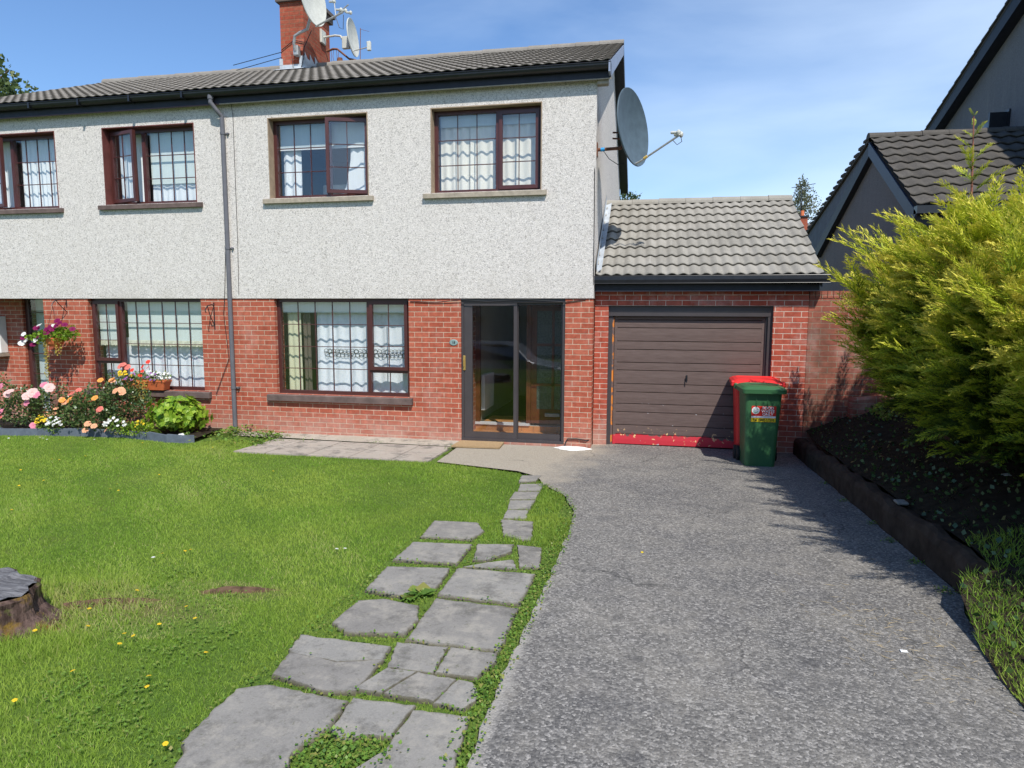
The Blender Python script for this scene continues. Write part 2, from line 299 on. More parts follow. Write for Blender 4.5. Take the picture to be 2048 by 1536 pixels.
M['gdoor'] = garage_mat()
def rusted():
    t = NT('peeling_frame'); p = t.pos(); c = t.mix(t.ramp(t.noise(p, 9, 4, .6), .45, .55), (.14, .09, .08), (.62, .20, .03))
    t.bsdf(c, .7, .3); return t.m
M['peel'] = rusted()
M['green'] = plain('green_bin_plastic', (.035, .115, .045), .42, .45, .12, 4); M['red'] = plain('red_bin_plastic', (.62, .022, .022), .45, .45, .08, 4)
M['lab_r'] = plain('label_red', (.65, .03, .02), .5, .3, .03); M['lab_w'] = plain('label_white', (.8, .8, .78), .5, .3, .03); M['lab_y'] = plain('label_yellow', (.75, .55, .02), .5, .3, .03); M['ink'] = plain('label_ink', (.02, .02, .02), .6, .2); M['lab_g'] = plain('label_green', (.25, .45, .3), .6, .2)
M['stump'] = plain('stump_bark', (.10, .062, .04), .95, .1, .6, 14, bump=1, bs=35)
M['stump_t'] = plain('stump_top', (.15, .145, .145), .9, .15, .5, 25, bump=1, bs=60)
M['straw'] = plain('dry_straw', (.34, .27, .16), .9, .1)
M['carpaint'] = plain('silver_car_paint', (.42, .43, .45), .3, .5, .03, 3, metal=.5, coat=.6)
M['tile_floor'] = M['ochre']; M['vinyl'] = plain('doorframe_white', (.7, .72, .7), .5, .3, .04)
# ------------------------------------------------------------------ object helpers
ORG = {}
def props(o, label=None, cat=None, group=None, kind=None):
    if label and not kind: kind = 'thing'
    for k, v in (('label', label), ('category', cat), ('group', group), ('kind', kind)):
        if v: o[k] = v
    return o
def thing(name, loc, label, cat, group=None):
    o = bpy.data.objects.new(name, None); COL.objects.link(o); o.location = loc; ORG[o.name] = Vector(loc); o.empty_display_size = .2
    return props(o, label, cat, group)
def link(name, me, mat, parent=None, org=None, smooth=False):
    o = bpy.data.objects.new(name, me); COL.objects.link(o)
    for m in (mat if isinstance(mat, list) else [mat]): me.materials.append(m)
    if smooth: me.polygons.foreach_set('use_smooth', [True]*len(me.polygons))
    if parent is not None:
        o.parent = parent; ORG[o.name] = ORG[parent.name]
    else:
        o.location = org or (0, 0, 0); ORG[o.name] = Vector(org or (0, 0, 0))
    return o
class MB:
    def __init__(s): s.v = []; s.f = []; s.mi = []; s.cm = 0
    def add(s, vs, fs):
        b = len(s.v); s.v += [tuple(x) for x in vs]; s.f += [tuple(b+i for i in f) for f in fs]; s.mi += [s.cm]*len(fs); return s
    def box(s, x0, x1, y0, y1, z0, z1):
        return s.add([(x0, y0, z0), (x1, y0, z0), (x1, y1, z0), (x0, y1, z0), (x0, y0, z1), (x1, y0, z1), (x1, y1, z1), (x0, y1, z1)],
                     [(3, 2, 1, 0), (4, 5, 6, 7), (0, 1, 5, 4), (1, 2, 6, 5), (2, 3, 7, 6), (3, 0, 4, 7)])
    def cbox(s, x0, x1, y0, y1, z0, z1, b=.006):     # chamfered box
        vs = []; 
        for x, sx in ((x0, 1), (x1, -1)):
            for y, sy in ((y0, 1), (y1, -1)):
                for z, sz in ((z0, 1), (z1, -1)):
                    vs += [(x+sx*b, y+sy*b, z), (x+sx*b, y, z+sz*b), (x, y+sy*b, z+sz*b)]
        import itertools
        bm = bmesh.new()
        for v in vs: bm.verts.new(v)
        bmesh.ops.convex_hull(bm, input=bm.verts); bm.verts.ensure_lookup_table()
        s.add([v.co[:] for v in bm.verts], [[v.index for v in f.verts] for f in bm.faces]); bm.free(); return s
    def prism(s, pts, y0, y1, axis='y'):             # polygon in two axes extruded along the third
        n = len(pts)
        def P(a, b, c): return (a, c, b) if axis == 'y' else ((c, a, b) if axis == 'x' else (a, b, c))
        vs = [P(a, b, y0) for a, b in pts]+[P(a, b, y1) for a, b in pts]
        return s.add(vs, [tuple(range(n)), tuple(range(2*n-1, n-1, -1))]+[((i+1) % n, i, n+i, n+(i+1) % n) for i in range(n)])
    def tube(s, path, r, n=8, caps=True):
        P = [Vector(p) for p in path]; R = r if isinstance(r, (list, tuple)) else [r]*len(P); vs = []
        up = Vector((0, 0, 1)); last = None
        for i, p in enumerate(P):
            d = (P[min(i+1, len(P)-1)]-P[max(i-1, 0)]).normalized()
            a = d.cross(up) if last is None else last-d*last.dot(d)
            if a.length < 1e-4: a = d.cross(Vector((1, 0, 0)))
            a.normalize(); last = a; b = d.cross(a)
            vs += [p+(a*math.cos(2*math.pi*k/n)+b*math.sin(2*math.pi*k/n))*R[i] for k in range(n)]
        fs = [(i*n+k, i*n+(k+1) % n, (i+1)*n+(k+1) % n, (i+1)*n+k) for i in range(len(P)-1) for k in range(n)]
        if caps: fs += [tuple(range(n-1, -1, -1)), tuple(range((len(P)-1)*n, len(P)*n))]
        return s.add(vs, fs)
    def lathe(s, prof, c=(0, 0, 0), n=20, M3=None):
        vs = []
        for r, z in prof:
            for k in range(n):
                v = Vector((r*math.cos(2*math.pi*k/n), r*math.sin(2*math.pi*k/n), z)); v = (M3 @ v if M3 else v)+Vector(c); vs.append(v)
        return s.add(vs, [(i*n+k, i*n+(k+1) % n, (i+1)*n+(k+1) % n, (i+1)*n+k) for i in range(len(prof)-1) for k in range(n)])
    def build(s, name, mat, parent=None, org=None, smooth=False):
        me = bpy.data.meshes.new(name); o_ = ORG[parent.name] if parent is not None else Vector(org or (0, 0, 0))
        me.from_pydata([(x-o_.x, y-o_.y, z-o_.z) for x, y, z in s.v], [], s.f); me.update()
        o = link(name, me, mat, parent, org, smooth)
        if len(set(s.mi)) > 1: me.polygons.foreach_set('material_index', s.mi)
        return o
import bmesh
def npmesh(name, V, F, mat, parent=None, org=None, tint=None, smooth=False):
    o_ = ORG[parent.name] if parent is not None else Vector(org or (0, 0, 0))
    V = np.asarray(V, dtype=np.float32)-np.array(o_[:], dtype=np.float32); F = np.asarray(F, dtype=np.int32)
    me = bpy.data.meshes.new(name); k = F.shape[1]
    me.vertices.add(len(V)); me.vertices.foreach_set('co', V.ravel()); me.loops.add(F.size); me.loops.foreach_set('vertex_index', F.ravel())
    me.polygons.add(len(F)); me.polygons.foreach_set('loop_start', np.arange(0, F.size, k, dtype=np.int32)); me.polygons.foreach_set('loop_total', np.full(len(F), k, dtype=np.int32))
    me.update(calc_edges=True)
    if tint is not None:
        a = me.attributes.new('tint', 'FLOAT', 'FACE'); a.data.foreach_set('value', np.asarray(tint, dtype=np.float32))
    return link(name, me, mat, parent, org, smooth)
def frames(D, roll=None):
    D = D/np.linalg.norm(D, axis=1, keepdims=True); a = np.cross(D, rng.normal(size=D.shape)); a /= np.linalg.norm(a, axis=1, keepdims=True)
    if roll is not None:
        a = np.cross(D, roll); a /= np.linalg.norm(a, axis=1, keepdims=True)+1e-9
    b = np.cross(a, D); return np.stack([a, D, b], axis=2)      # columns: x, y(dir), z
def scatter(pv, pf, pt, P, R, S, T):
    """copies of a prototype (pv, pf, tint pt) at P with frames R and scale S, tint offset T -> arrays"""
    N = len(P); n = len(pv)
    V = np.einsum('nij,kj->nki', R, pv)*S[:, None, None]+P[:, None, :]
    F = (pf[None]+(np.arange(N)*n)[:, None, None]).reshape(-1, pf.shape[1])
    return V.reshape(-1, 3), F, np.clip(pt[None]+T[:, None], 0, 1).ravel()
def join(parts):
    Vs, Fs, Ts, b = [], [], [], 0
    for V, F, T in parts: Vs.append(V); Fs.append(F+b); Ts.append(T); b += len(V)
    return np.concatenate(Vs), np.concatenate(Fs), np.concatenate(Ts)
LEAF = (np.array([[0, 0, 0], [.42, .45, .06], [0, 1, -.05], [-.42, .45, .06]]), np.array([[0, 1, 2, 3]]), np.array([0.]))
def inpoly(x, y, poly):
    r = np.zeros(len(x), bool); n = len(poly)
    for i in range(n):
        x1, y1 = poly[i]; x2, y2 = poly[(i+1) % n]
        c = ((y1 > y) != (y2 > y)) & (x < (x2-x1)*(y-y1)/(y2-y1+1e-12)+x1); r ^= c
    return r
S_ = .03
def gz(y): return np.where(np.asarray(y) > -9.6, -S_*np.minimum(np.asarray(y), 0), np.maximum(.288+.8*(np.asarray(y)+9.6), -.87))
def cellwall(mb, x0, x1, z0, z1, y0, y1, holes, top=None):
    xs = sorted({x0, x1, *[h[0] for h in holes], *[h[1] for h in holes]}); zs = sorted({z0, z1, *[h[2] for h in holes], *[h[3] for h in holes]})
    xs = [x for x in xs if x0 <= x <= x1]; zs = [z for z in zs if z0 <= z <= z1]
    def solid(i, j):
        if i < 0 or j < 0 or i >= len(xs)-1 or j >= len(zs)-1: return False
        cx, cz = (xs[i]+xs[i+1])/2, (zs[j]+zs[j+1])/2
        return not any(h[0] < cx < h[1] and h[2] < cz < h[3] for h in holes)
    for i in range(len(xs)-1):
        for j in range(len(zs)-1):
            if not solid(i, j): continue
            a, b, c, d = xs[i], xs[i+1], zs[j], zs[j+1]
            mb.add([(a, y0, c), (b, y0, c), (b, y0, d), (a, y0, d)], [(0, 1, 2, 3)]); mb.add([(a, y1, c), (b, y1, c), (b, y1, d), (a, y1, d)], [(3, 2, 1, 0)])
            if not solid(i-1, j): mb.add([(a, y0, c), (a, y1, c), (a, y1, d), (a, y0, d)], [(3, 2, 1, 0)])
            if not solid(i+1, j): mb.add([(b, y0, c), (b, y1, c), (b, y1, d), (b, y0, d)], [(0, 1, 2, 3)])
            if not solid(i, j-1): mb.add([(a, y0, c), (b, y0, c), (b, y1, c), (a, y1, c)], [(3, 2, 1, 0)])
            if not solid(i, j+1): mb.add([(a, y0, d), (b, y0, d), (b, y1, d), (a, y1, d)], [(0, 1, 2, 3)])
def tiles(x0, x1, e, r, gauge, wave, amp, thick, name, mat, parent, sharp=False, phase=0, ns=8):
    """interlocking tile courses from eave e=(y,z) to ridge r=(y,z)"""
    L = math.hypot(r[0]-e[0], r[1]-e[1]); d = np.array([(r[0]-e[0])/L, (r[1]-e[1])/L]); nrm = np.array([-d[1], d[0]])
    if nrm[1] < 0: nrm = -nrm
    nx = int((x1-x0)/wave*ns); X = np.linspace(x0, x1, nx+1); ph = (X-phase)/wave
    w = (1-np.abs(((ph % 1)*2-1)))*1. if sharp else .5+.5*np.cos(2*np.pi*ph)
    if not sharp: w = w**.8
    nc = int(round(L/gauge)); g = L/nc; Vs, Fs, Ts, b = [], [], [], 0
    for i in range(nc):
        s0 = i*g; s1 = min(L, s0+g+.03)
        jit = rng.normal(0, .0025, nx+1).repeat(1); rows = []
        for s, h in ((s0+.035, thick*.30), (s0, thick*.34), (s0-.003, thick), (s0+.3*g, thick*.78), (s1, thick*.12)):
            ss = s+(jit if s < s1 else 0)
            hh = h+amp*w
            rows.append(np.stack([X, e[0]+d[0]*ss+nrm[0]*hh, e[1]+d[1]*ss+nrm[1]*hh], 1))
        V = np.concatenate(rows); m = nx+1
        F = np.array([[k*m+j, k*m+j+1, (k+1)*m+j+1, (k+1)*m+j] for k in range(4) for j in range(nx)])
        tl = rng.random(int((x1-x0)/(wave*2))+3)**2; T = np.tile(tl[(np.arange(nx)/(ns*2)+.5*(i % 2)).astype(int)], 4); T[:2*nx] = 2.  # lower edge strips get the painted lap-shadow tone
        Vs.append(V); Fs.append(F+b); Ts.append(T); b += len(V)
    return npmesh(name, np.concatenate(Vs), np.concatenate(Fs), mat, parent, tint=np.concatenate(Ts), smooth=False)
def ridge(x0, x1, y, z, mat, parent, r=.11, seg=.45):
    mb = MB(); x = x0; k = 0
    while x < x1-.02:
        xe = min(x+seg, x1); rr = r+random.uniform(-.004, .004)
        for a, (q, x_) in enumerate(((rr+.006, x), (rr-.004, xe))): pass
        n = 8; vs = []
        for xx, q in ((x+.003, rr+.008), (xe, rr)):
            vs += [(xx, y+q*math.cos(math.pi*t/n), z-.055+q*.95*math.sin(math.pi*t/n)) for t in range(n+1)]
        mb.add(vs, [(t, t+1, n+2+t, n+1+t) for t in range(n)]+[tuple(range(n, -1, -1)), tuple(range(n+1, 2*n+2))]); x = xe; k += 1
    return mb.build('ridge_tiles', mat, parent)
def curtain(x0, x1, z0, z1, y, mat, parent, amp=.018, per=.09, name='curtain', hem=0., taper=None):
    n = max(6, int((x1-x0)/.008)); m = 14; X = np.linspace(0, 1, n+1); V = []
    ph = rng.random()*6
    for j in range(m+1):
        t = j/m; z = z1+(z0-z1)*t
        a0, a1 = x0, x1
        if taper: a0, a1 = taper(t)
        xx = a0+(a1-a0)*X; w = np.sin(2*np.pi*xx/per+ph+.8*np.sin(xx*9))*amp*(.6+.5*t)+.006*np.sin(xx*40+t*3)
        V.append(np.stack([xx, y+w, np.full(n+1, z)+(hem*np.abs(np.sin(xx*math.pi/.07)) if j == m else 0)], 1))
    V = np.concatenate(V); F = np.array([[j*(n+1)+i, j*(n+1)+i+1, (j+1)*(n+1)+i+1, (j+1)*(n+1)+i] for j in range(m) for i in range(n)])
    return npmesh(name, V, F, mat, parent, smooth=True)
def window(parent, x0, x1, z0, z1, y, mull, left, right, transom=None, fm='upvc', sash=None, casement='right', ft=.055):
    """mull = x of mullion, left/right=(cols, rows); transom=z splitting the narrow side; sash = opening angle of the casement (deg)"""
    fr = MB(); d = .06; bt = .011
    fr.box(x0, x1, y, y+d, z0, z0+ft); fr.box(x0, x1, y, y+d, z1-ft, z1); fr.box(x0, x0+ft, y, y+d, z0+ft, z1-ft); fr.box(x1-ft, x1, y, y+d, z0+ft, z1-ft)
    fr.box(mull-ft*.55, mull+ft*.55, y-.002, y+d, z0+ft, z1-ft)
    cells = [(x0+ft, mull-ft*.55, left, 'left'), (mull+ft*.55, x1-ft, right, 'right')]
    w = fr.build('window', M[fm], parent)
    for a, b, (nc, nr), side in cells:
        cs = (side == casement); zlo = z0+ft; parts = [(zlo, z1-ft, nr, cs)]
        if cs and transom:
            tb = MB().box(a, b, y-.001, y+d, transom-ft*.5, transom+ft*.5); tb.build('transom', M[fm], w)
            parts = [(zlo, transom-ft*.5, 1, False), (transom+ft*.5, z1-ft, nr, True)]
        for (c, e, n_r, isc) in parts:
            if isc:
                sb = MB(); g = .05; A, B, C_, E_ = a-.012, b+.012, c-.012, e+.012; ys = y-.028
                sb.box(A, B, ys, ys+.055, C_, C_+g); sb.box(A, B, ys, ys+.055, E_-g, E_); sb.box(A, A+g, ys, ys+.055, C_+g, E_-g); sb.box(B-g, B, ys, ys+.055, C_+g, E_-g)
                gx0, gx1, gz0, gz1, gy = A+g, B-g, C_+g, E_-g, ys+.022
            else: sb = None; gx0, gx1, gz0, gz1, gy = a, b, c, e, y+.03
            bars = MB()
            for k in range(1, nc): xx = gx0+(gx1-gx0)*k/nc; bars.box(xx-bt/2, xx+bt/2, gy-.006, gy+.010, gz0, gz1)
            for k in range(1, n_r): zz = gz0+(gz1-gz0)*k/n_r; bars.box(gx0, gx1, gy-.007, gy+.011, zz-bt/2, zz+bt/2)
            pane = MB().box(gx0, gx1, gy, gy+.004, gz0, gz1)
            if isc and sash:
                hx = A if side == 'left' else B; hy = ys+.05; ang = rad(sash)*(1 if side == 'right' else -1)
                for q in (sb, bars, pane):
                    q.v = [((x-hx)*math.cos(ang)-(yy-hy)*math.sin(ang)+hx, (x-hx)*math.sin(ang)+(yy-hy)*math.cos(ang)+hy, z) for x, yy, z in q.v]
            if sb: sb.build('sash', M[fm], w)
            if bars.v: bars.build('glazing_bars', M[fm], w)
            pane.build('pane', M['glass'], w)
    return w
# ================================================================== SETTING
def sheet(name, pts, zf, mat, kind='structure', zo=0., hole=None, step=None):
    """flat-ish polygon sheet laid on height function zf, triangulated on a grid clipped to the polygon"""
    bm = bmesh.new(); vs = [bm.verts.new((x, y, 0)) for x, y in pts]; f = bm.faces.new(vs)
    if step:
        xs = [p[0] for p in pts]; ys = [p[1] for p in pts]
        for ax, lo, hi in ((0, min(xs), max(xs)), (1, min(ys), max(ys))):
            q = math.ceil(lo/step)*step
            while q < hi:
                co = [0, 0, 0]; no = [0, 0, 0]; co[ax] = q; no[ax] = 1
                bmesh.ops.bisect_plane(bm, geom=bm.verts[:]+bm.edges[:]+bm.faces[:], plane_co=co, plane_no=no); q += step
    for v in bm.verts: v.co.z = float(zf(v.co.x, v.co.y))+zo
    bm.normal_update()
    for f in bm.faces:
        if f.normal.z < 0: f.normal_flip()
    me = bpy.data.meshes.new(name); bm.to_mesh(me); bm.free()
    o = link(name, me, mat); props(o, kind=kind); return o
g1 = lambda x, y: float(gz(y))
# the ground: one sheet out to the horizon
gm = plain('far_ground', (.10, .13, .045), .95, .1, .3, .3)
ys = [3000, 600, 60, 12, 0, -9.6, -11.04, -60, -600, -3000]; xs = [-3000, -60, -12, 0, 2.5, 12, 60, 3000]
V = [(x, y, g1(x, y)-.02) for y in ys for x in xs]; nx = len(xs)
gmb = MB().add(V, [((j+1)*nx+i, (j+1)*nx+i+1, j*nx+i+1, j*nx+i) for j in range(len(ys)-1) for i in range(nx-1)])
props(gmb.build('ground', gm), kind='structure')
EDGE = [(-.291, -2.42), (-.018, -2.863), (.131, -3.396), (.156, -3.945), (.15, -4.586), (.143, -5.36), (.12, -5.99), (.112, -6.46), (.106, -6.83), (.119, -7.07), (.12, -9.6)]
DR = [(-1.875, -.03), (-1.82, -1.50), (-.713, -1.80), (-.45, -2.02)]+EDGE+[(.15, -11.0), (2.5, -11.0), (2.42, -9.6), (2.44, -6.6), (2.5, -5.9), (2.66, -5.1), (2.77, -4.82), (2.79, .3), (.0, .38), (0., -.03)]
def jag(pts, a, n=3):
    out = []
    for i, (x, y) in enumerate(pts):
        out.append((x, y)); 
        if i+1 < len(pts):
            X, Y = pts[i+1]; L = math.hypot(X-x, Y-y); k = int(L/.07)
            for j in range(1, k): t = j/k; out.append((x+(X-x)*t+random.uniform(-a, a), y+(Y-y)*t+random.uniform(-a*.3, a*.3)))
    return out
DRJ = DR[:3]+jag(DR[3:19], .012)+DR[19:]
drive = sheet('driveway', DRJ, g1, M['drive'], zo=.014, step=.8)
def lawnz(x, y): return g1(x, y)+.006*math.sin(x*1.3+.5)*math.cos(y*1.1)-.003
LAWN = [(-14, -.02), (-1.95, -.02), (-1.83, -1.50), (-.71, -1.84)]+[(x-.005, y) for x, y in EDGE]+[(.1, -11.0), (-14, -11.0)]
lawn = sheet('lawn', LAWN, lawnz, M['lawn'], zo=.0, step=1.)
road = MB().add([(-60, -11.1, -.86), (60, -11.1, -.86), (60, -19, -.86), (-60, -19, -.86)], [(3, 2, 1, 0)])
props(road.build('road', plain('asphalt', (.06, .06, .062), .9, .2, .2, 8)), kind='structure')
# patio of beige slabs in front of the ground-floor window
PATP = [(-4.67, -1.50), (-4.62, -.42), (-1.96, -.42), (-1.93, -1.50)]
pm = MB()
xsb = [-4.70, -4.22, -3.62, -3.02, -2.42, -1.93]
pj = .006
for k in range(5):
    for (ya, yb) in ((-1.52, -.99), (-.985, -.44)):
        a, b = xsb[k], xsb[k+1]
        if ya < -1.2: a -= .0
        sk = random.uniform(-.004, .004)
        z = .016; A = (a+pj+sk, ya+pj); B = (b-pj, ya+pj+sk); C_ = (b-pj, yb-pj); D = (a+pj, yb-pj+sk)
        pm.add([(x, y, g1(x, y)+zz) for zz in (z+random.uniform(0, .004), -.03) for x, y in (A, B, C_, D)], [(0, 1, 2, 3), (1, 0, 4, 5), (2, 1, 5, 6), (3, 2, 6, 7), (0, 3, 7, 4)])
props(pm.build('patio', M['patio']), kind='structure')
stp = MB().add([(x, y, g1(x, y)+.02+z) for x, y, z in ((-5.6, -.28, -.012), (-4.6, -.34, 0), (-3.5, -.4, .0), (-1.93, -.42, 0), (-1.93, .0, .012), (-3.5, 0, .018), (-5.6, 0, .01))], [(0, 1, 2, 3, 4, 5, 6)])
props(stp.build('footing_strip', M['concrete']), kind='structure')
# raised bank right of the drive
def bankz(x, y):
    a = max(0, min(1, (x-2.93)/1.0)); k = max(0, min(1, (y+5.6)/.9)); f = max(0, min(1, (y+1.0)/1.1))
    low = max(0, min(1, (x-2.45)/1.2))
    hi = .25+.36*a+.20*f*(.4+.6*a)+.02*math.sin(x*5)*math.sin(y*4)
    return g1(x, y)+hi*k+(1-k)*(.02+.22*low)
BK = [(2.925, .22), (12, .22), (12, -11.0), (2.38, -11.0), (2.38, -9.6), (2.41, -6.6), (2.47, -5.9), (2.62, -5.1), (2.74, -4.9), (2.925, -4.86)]
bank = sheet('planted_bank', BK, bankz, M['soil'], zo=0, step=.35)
# ================================================================== PAVING SLABS
SL = {
'S1': ([(-1.03,-3.99),(-.65,-3.96),(-.54,-4.19),(-.58,-4.42),(-.99,-4.44)], 'grey slab alone in the grass at the far end of the left row'),
'S2': ([(-1.0,-4.6),(-.54,-4.55),(-.54,-4.98),(-1.0,-5.0)], 'grey slab second from the far end of the left row, with a pale smear'),
'S3a': ([(-.5,-4.53),(-.23,-4.48),(-.21,-4.64),(-.35,-4.87),(-.44,-4.87)], 'left shard of the shattered slab beside the drive'),
'S3b': ([(-.2,-4.47),(.0,-4.49),(.05,-4.92),(-.09,-4.94),(-.14,-4.69)], 'right shard of the shattered slab, touching the weeds along the drive'),
'S3c': ([(-.33,-4.90),(-.16,-4.80),(-.105,-4.98),(-.47,-5.02)], 'bottom wedge shard of the shattered slab'),
'S4': ([(-.99,-5.15),(-.56,-5.08),(-.54,-5.44),(-.71,-5.61),(-.97,-5.57)], 'grey slab with the large dock weed sprouting at its near corner'),
'S5': ([(-.5,-5.07),(.04,-5.06),(.03,-5.57),(-.49,-5.54)], 'large whole square slab just nearer than the shattered one'),
'S6': ([(-.94,-5.74),(-.8,-5.68),(-.56,-5.73),(-.5,-5.92),(-.51,-6.1),(-.83,-6.14),(-.95,-6.05)], 'slab with rounded grassy corners in the middle of the left row'),
'S7': ([(-.49,-5.60),(.03,-5.63),(.04,-6.17),(-.47,-6.15)], 'large whole square slab with no crack, middle of the right row'),
'S8': ([(-1.05,-6.23),(-.53,-6.25),(-.515,-6.39),(-.72,-6.455),(-1.01,-6.42)], 'far half of the cracked slab in the left row'),
'S8b': ([(-1.0,-6.426),(-.72,-6.461),(-.515,-6.396),(-.52,-6.69),(-.67,-6.72),(-.97,-6.64)], 'near half of the cracked slab in the left row'),
'S9': ([(-.51,-6.19),(-.235,-6.19),(-.225,-6.45),(-.46,-6.45)], 'small slab piece left of its twin, just nearer than the uncracked square'),
'S10': ([(-.215,-6.19),(.04,-6.2),(.05,-6.28),(-.01,-6.45),(-.21,-6.45)], 'small slab piece with a worn corner beside the drive'),
'S12': ([(-.46,-6.465),(-.31,-6.47),(-.4,-6.68),(-.53,-6.67)], 'narrow slanted slab sliver between two cracks'),
'S13': ([(-.295,-6.47),(-.1,-6.5),(-.14,-6.69),(-.385,-6.68)], 'slanted slab fragment right of the narrow sliver'),
'S14': ([(-.09,-6.5),(-.01,-6.5),(.03,-6.57),(.04,-6.65),(.0,-6.72),(-.13,-6.7)], 'small round-cornered slab fragment surrounded by weeds near the drive'),
'S15': ([(-1.05,-6.79),(-.94,-6.73),(-.525,-6.78),(-.51,-6.98),(-.57,-7.15),(-.52,-7.36),(-.94,-7.36),(-.97,-7.25),(-1.03,-7.19),(-1.05,-6.95)], 'largest and nearest slab on the left, cut by the bottom of the photo'),
'S16': ([(-.505,-6.74),(-.22,-6.74),(-.23,-6.97),(-.35,-6.98),(-.41,-7.04),(-.49,-6.98)], 'small slab above the big clump of weeds at the bottom'),
'S17': ([(-.2,-6.78),(.04,-6.78),(.05,-6.85),(.08,-7.19),(-.33,-7.28),(-.22,-7.07)], 'nearest slab on the right, at the bottom edge of the photo'),
'N1': ([(-.62,-2.04),(-.40,-1.99),(-.42,-2.28),(-.59,-2.39)], 'narrow slab farthest up the strip, touching the concrete apron'),
'N2': ([(-.56,-2.46),(-.31,-2.39),(-.3,-2.7),(-.52,-2.77)], 'second narrow slab from the house'),
'N3': ([(-.55,-2.81),(-.3,-2.75),(-.29,-3.06),(-.54,-3.12)], 'third narrow slab from the house'),
'N4': ([(-.53,-3.16),(-.29,-3.1),(-.28,-3.42),(-.48,-3.48)], 'fourth narrow slab from the house'),
'N5': ([(-.48,-3.51),(-.29,-3.47),(-.26,-3.75),(-.46,-3.78)], 'fifth narrow slab from the house'),
'N6': ([(-.47,-3.82),(-.18,-3.83),(-.11,-4.33),(-.19,-4.34),(-.35,-4.26)], 'wider last slab of the narrow strip, where it meets the double row')}
def shrink(p, k=1.0):
    cx = sum(q[0] for q in p)/len(p); cy = sum(q[1] for q in p)/len(p); return [(cx+(x-cx)*k, cy+(y-cy)*k) for x, y in p]
SLABS = [shrink(v[0]) for v in SL.values()]
for k, (poly, lab) in SL.items():
    cx = sum(p[0] for p in poly)/len(poly); cy = sum(p[1] for p in poly)/len(poly); rim = []
    poly = [(cx+(x-cx)*1.032, cy+(y-cy)*1.032) for x, y in poly]
    for i, (x, y) in enumerate(poly):
        X, Y = poly[(i+1) % len(poly)]; n = max(1, int(math.hypot(X-x, Y-y)/.035))
        for j in range(n):
            t = j/n; wv = .004*math.sin((x+y+t*3)*37)+random.uniform(-.003, .003); rim.append((x+(X-x)*t+wv, y+(Y-y)*t+wv))
    tz = random.uniform(-.004, .004); z0 = lambda x, y: g1(x, y)+.018+tz
    n = len(rim); vs = [(cx+(x-cx)*.80, cy+(y-cy)*.80, z0(x, y)) for x, y in rim]+[(cx+(x-cx)*.975, cy+(y-cy)*.975, z0(x, y)) for x, y in rim]+[(x, y, z0(x, y)-.009-.006*random.random()) for x, y in rim]+[(x, y, z0(x, y)-.05) for x, y in rim]
    mb = MB().add(vs, [tuple(range(n))]+[(r*n+i, (r+1)*n+i, (r+1)*n+(i+1) % n, r*n+(i+1) % n) for r in (0, 1, 2) for i in range(n)])
    area = sum(rim[i][0]*rim[(i+1) % n][1]-rim[(i+1) % n][0]*rim[i][1] for i in range(n))
    if area < 0: mb.f = [tuple(reversed(f)) for f in mb.f]
    o = mb.build('paving_slab', M['slab'], org=(cx, cy, g1(cx, cy))); props(o, lab, 'paving slab', 'paving slabs of the garden path')
    at_ = o.data.attributes.new('rim', 'FLOAT', 'POINT'); at_.data.foreach_set('value', [0.]*n+[.75]*n+[1.]*(2*n))
# ================================================================== MAIN HOUSE (right half)
PX = -5.655
RH = thing('semi_detached_house', (-2.8, 3.8, 0), 'right half of the brick and roughcast pair, with the glazed porch door', 'house')
def mwall(x0, x1, y0, y1, z0, z1, mb=None): return (mb or MB()).box(x0, x1, y0, y1, z0, z1)
G2 = (-4.93, -2.73, .66, 2.146); DO = (-1.925, -.388, .05, 2.146); W2 = (-4.914, -3.325, 3.655, 4.826); W3 = (-2.345, -.752, 3.655, 4.826)
GY = 7.6
w = MB(); cellwall(w, PX, 0, -.1, 2.146, 0, .26, [G2, (DO[0], DO[1], -.1, 2.146)]); w.box(DO[0], DO[1], .0, .26, -.1, .045); w.box(-.26, 0, .26, GY, -.1, 2.146)
w.box(-2.185, -1.93, .26, .95, -.1, 2.146); w.build('brick_wall', M['brick'], RH)
u = MB(); cellwall(u, PX, .008, 2.146, 5.19, -.016, .26, [W2, W3])
# gable wall with sloping head
SLP = (6.92-5.24)/3.9
def rz(y): return 5.24+SLP*((y+.2) if y < 3.7 else (7.6-y))
gw = [(.26, 2.3), (.26, rz(.26)-.12), (3.7, rz(3.7)-.12), (7.5, rz(7.5)-.12), (7.5, 2.3)]
u.prism(gw, -.26, .008, axis='x'); u.build('roughcast_wall', M['rough'], RH)
ui = MB(); ui.box(PX+.02, -.28, .27, 7.4, 2.3, 2.45); ui.box(PX+.02, -.28, .27, 7.4, 4.95, 5.02); ui.box(PX+.02, -.28, 7.4, 7.5, -.1, 4.95); ui.box(PX+.0, PX+.10, .27, 7.4, -.1, 5.0)
ui.box(-2.9, -2.8, .27, 3.4, 2.45, 4.95); ui.box(PX+.1, -.28, 3.4, 3.5, 2.45, 4.95); ui.box(-2.45, -2.19, .27, 3.6, -.1, 2.3); ui.box(PX+.1, -2.45, 3.5, 3.6, -.1, 2.3); ui.box(PX+.1, -.28, .27, 7.4, .03, .05)
ui.build('interior_wall', M['room'], RH)
def surround(parent, o, m, dep=.12, ew=.01):
    x0, x1, z0, z1 = o; s = MB(); p = -.022
    s.box(x0-ew, x0+.004, p, dep, z0, z1+ew); s.box(x1-.004, x1+ew, p, dep, z0, z1+ew); s.box(x0+.004, x1-.004, p, dep, z1-.004, z1+ew)
    return s.build('window_surround', m, parent)
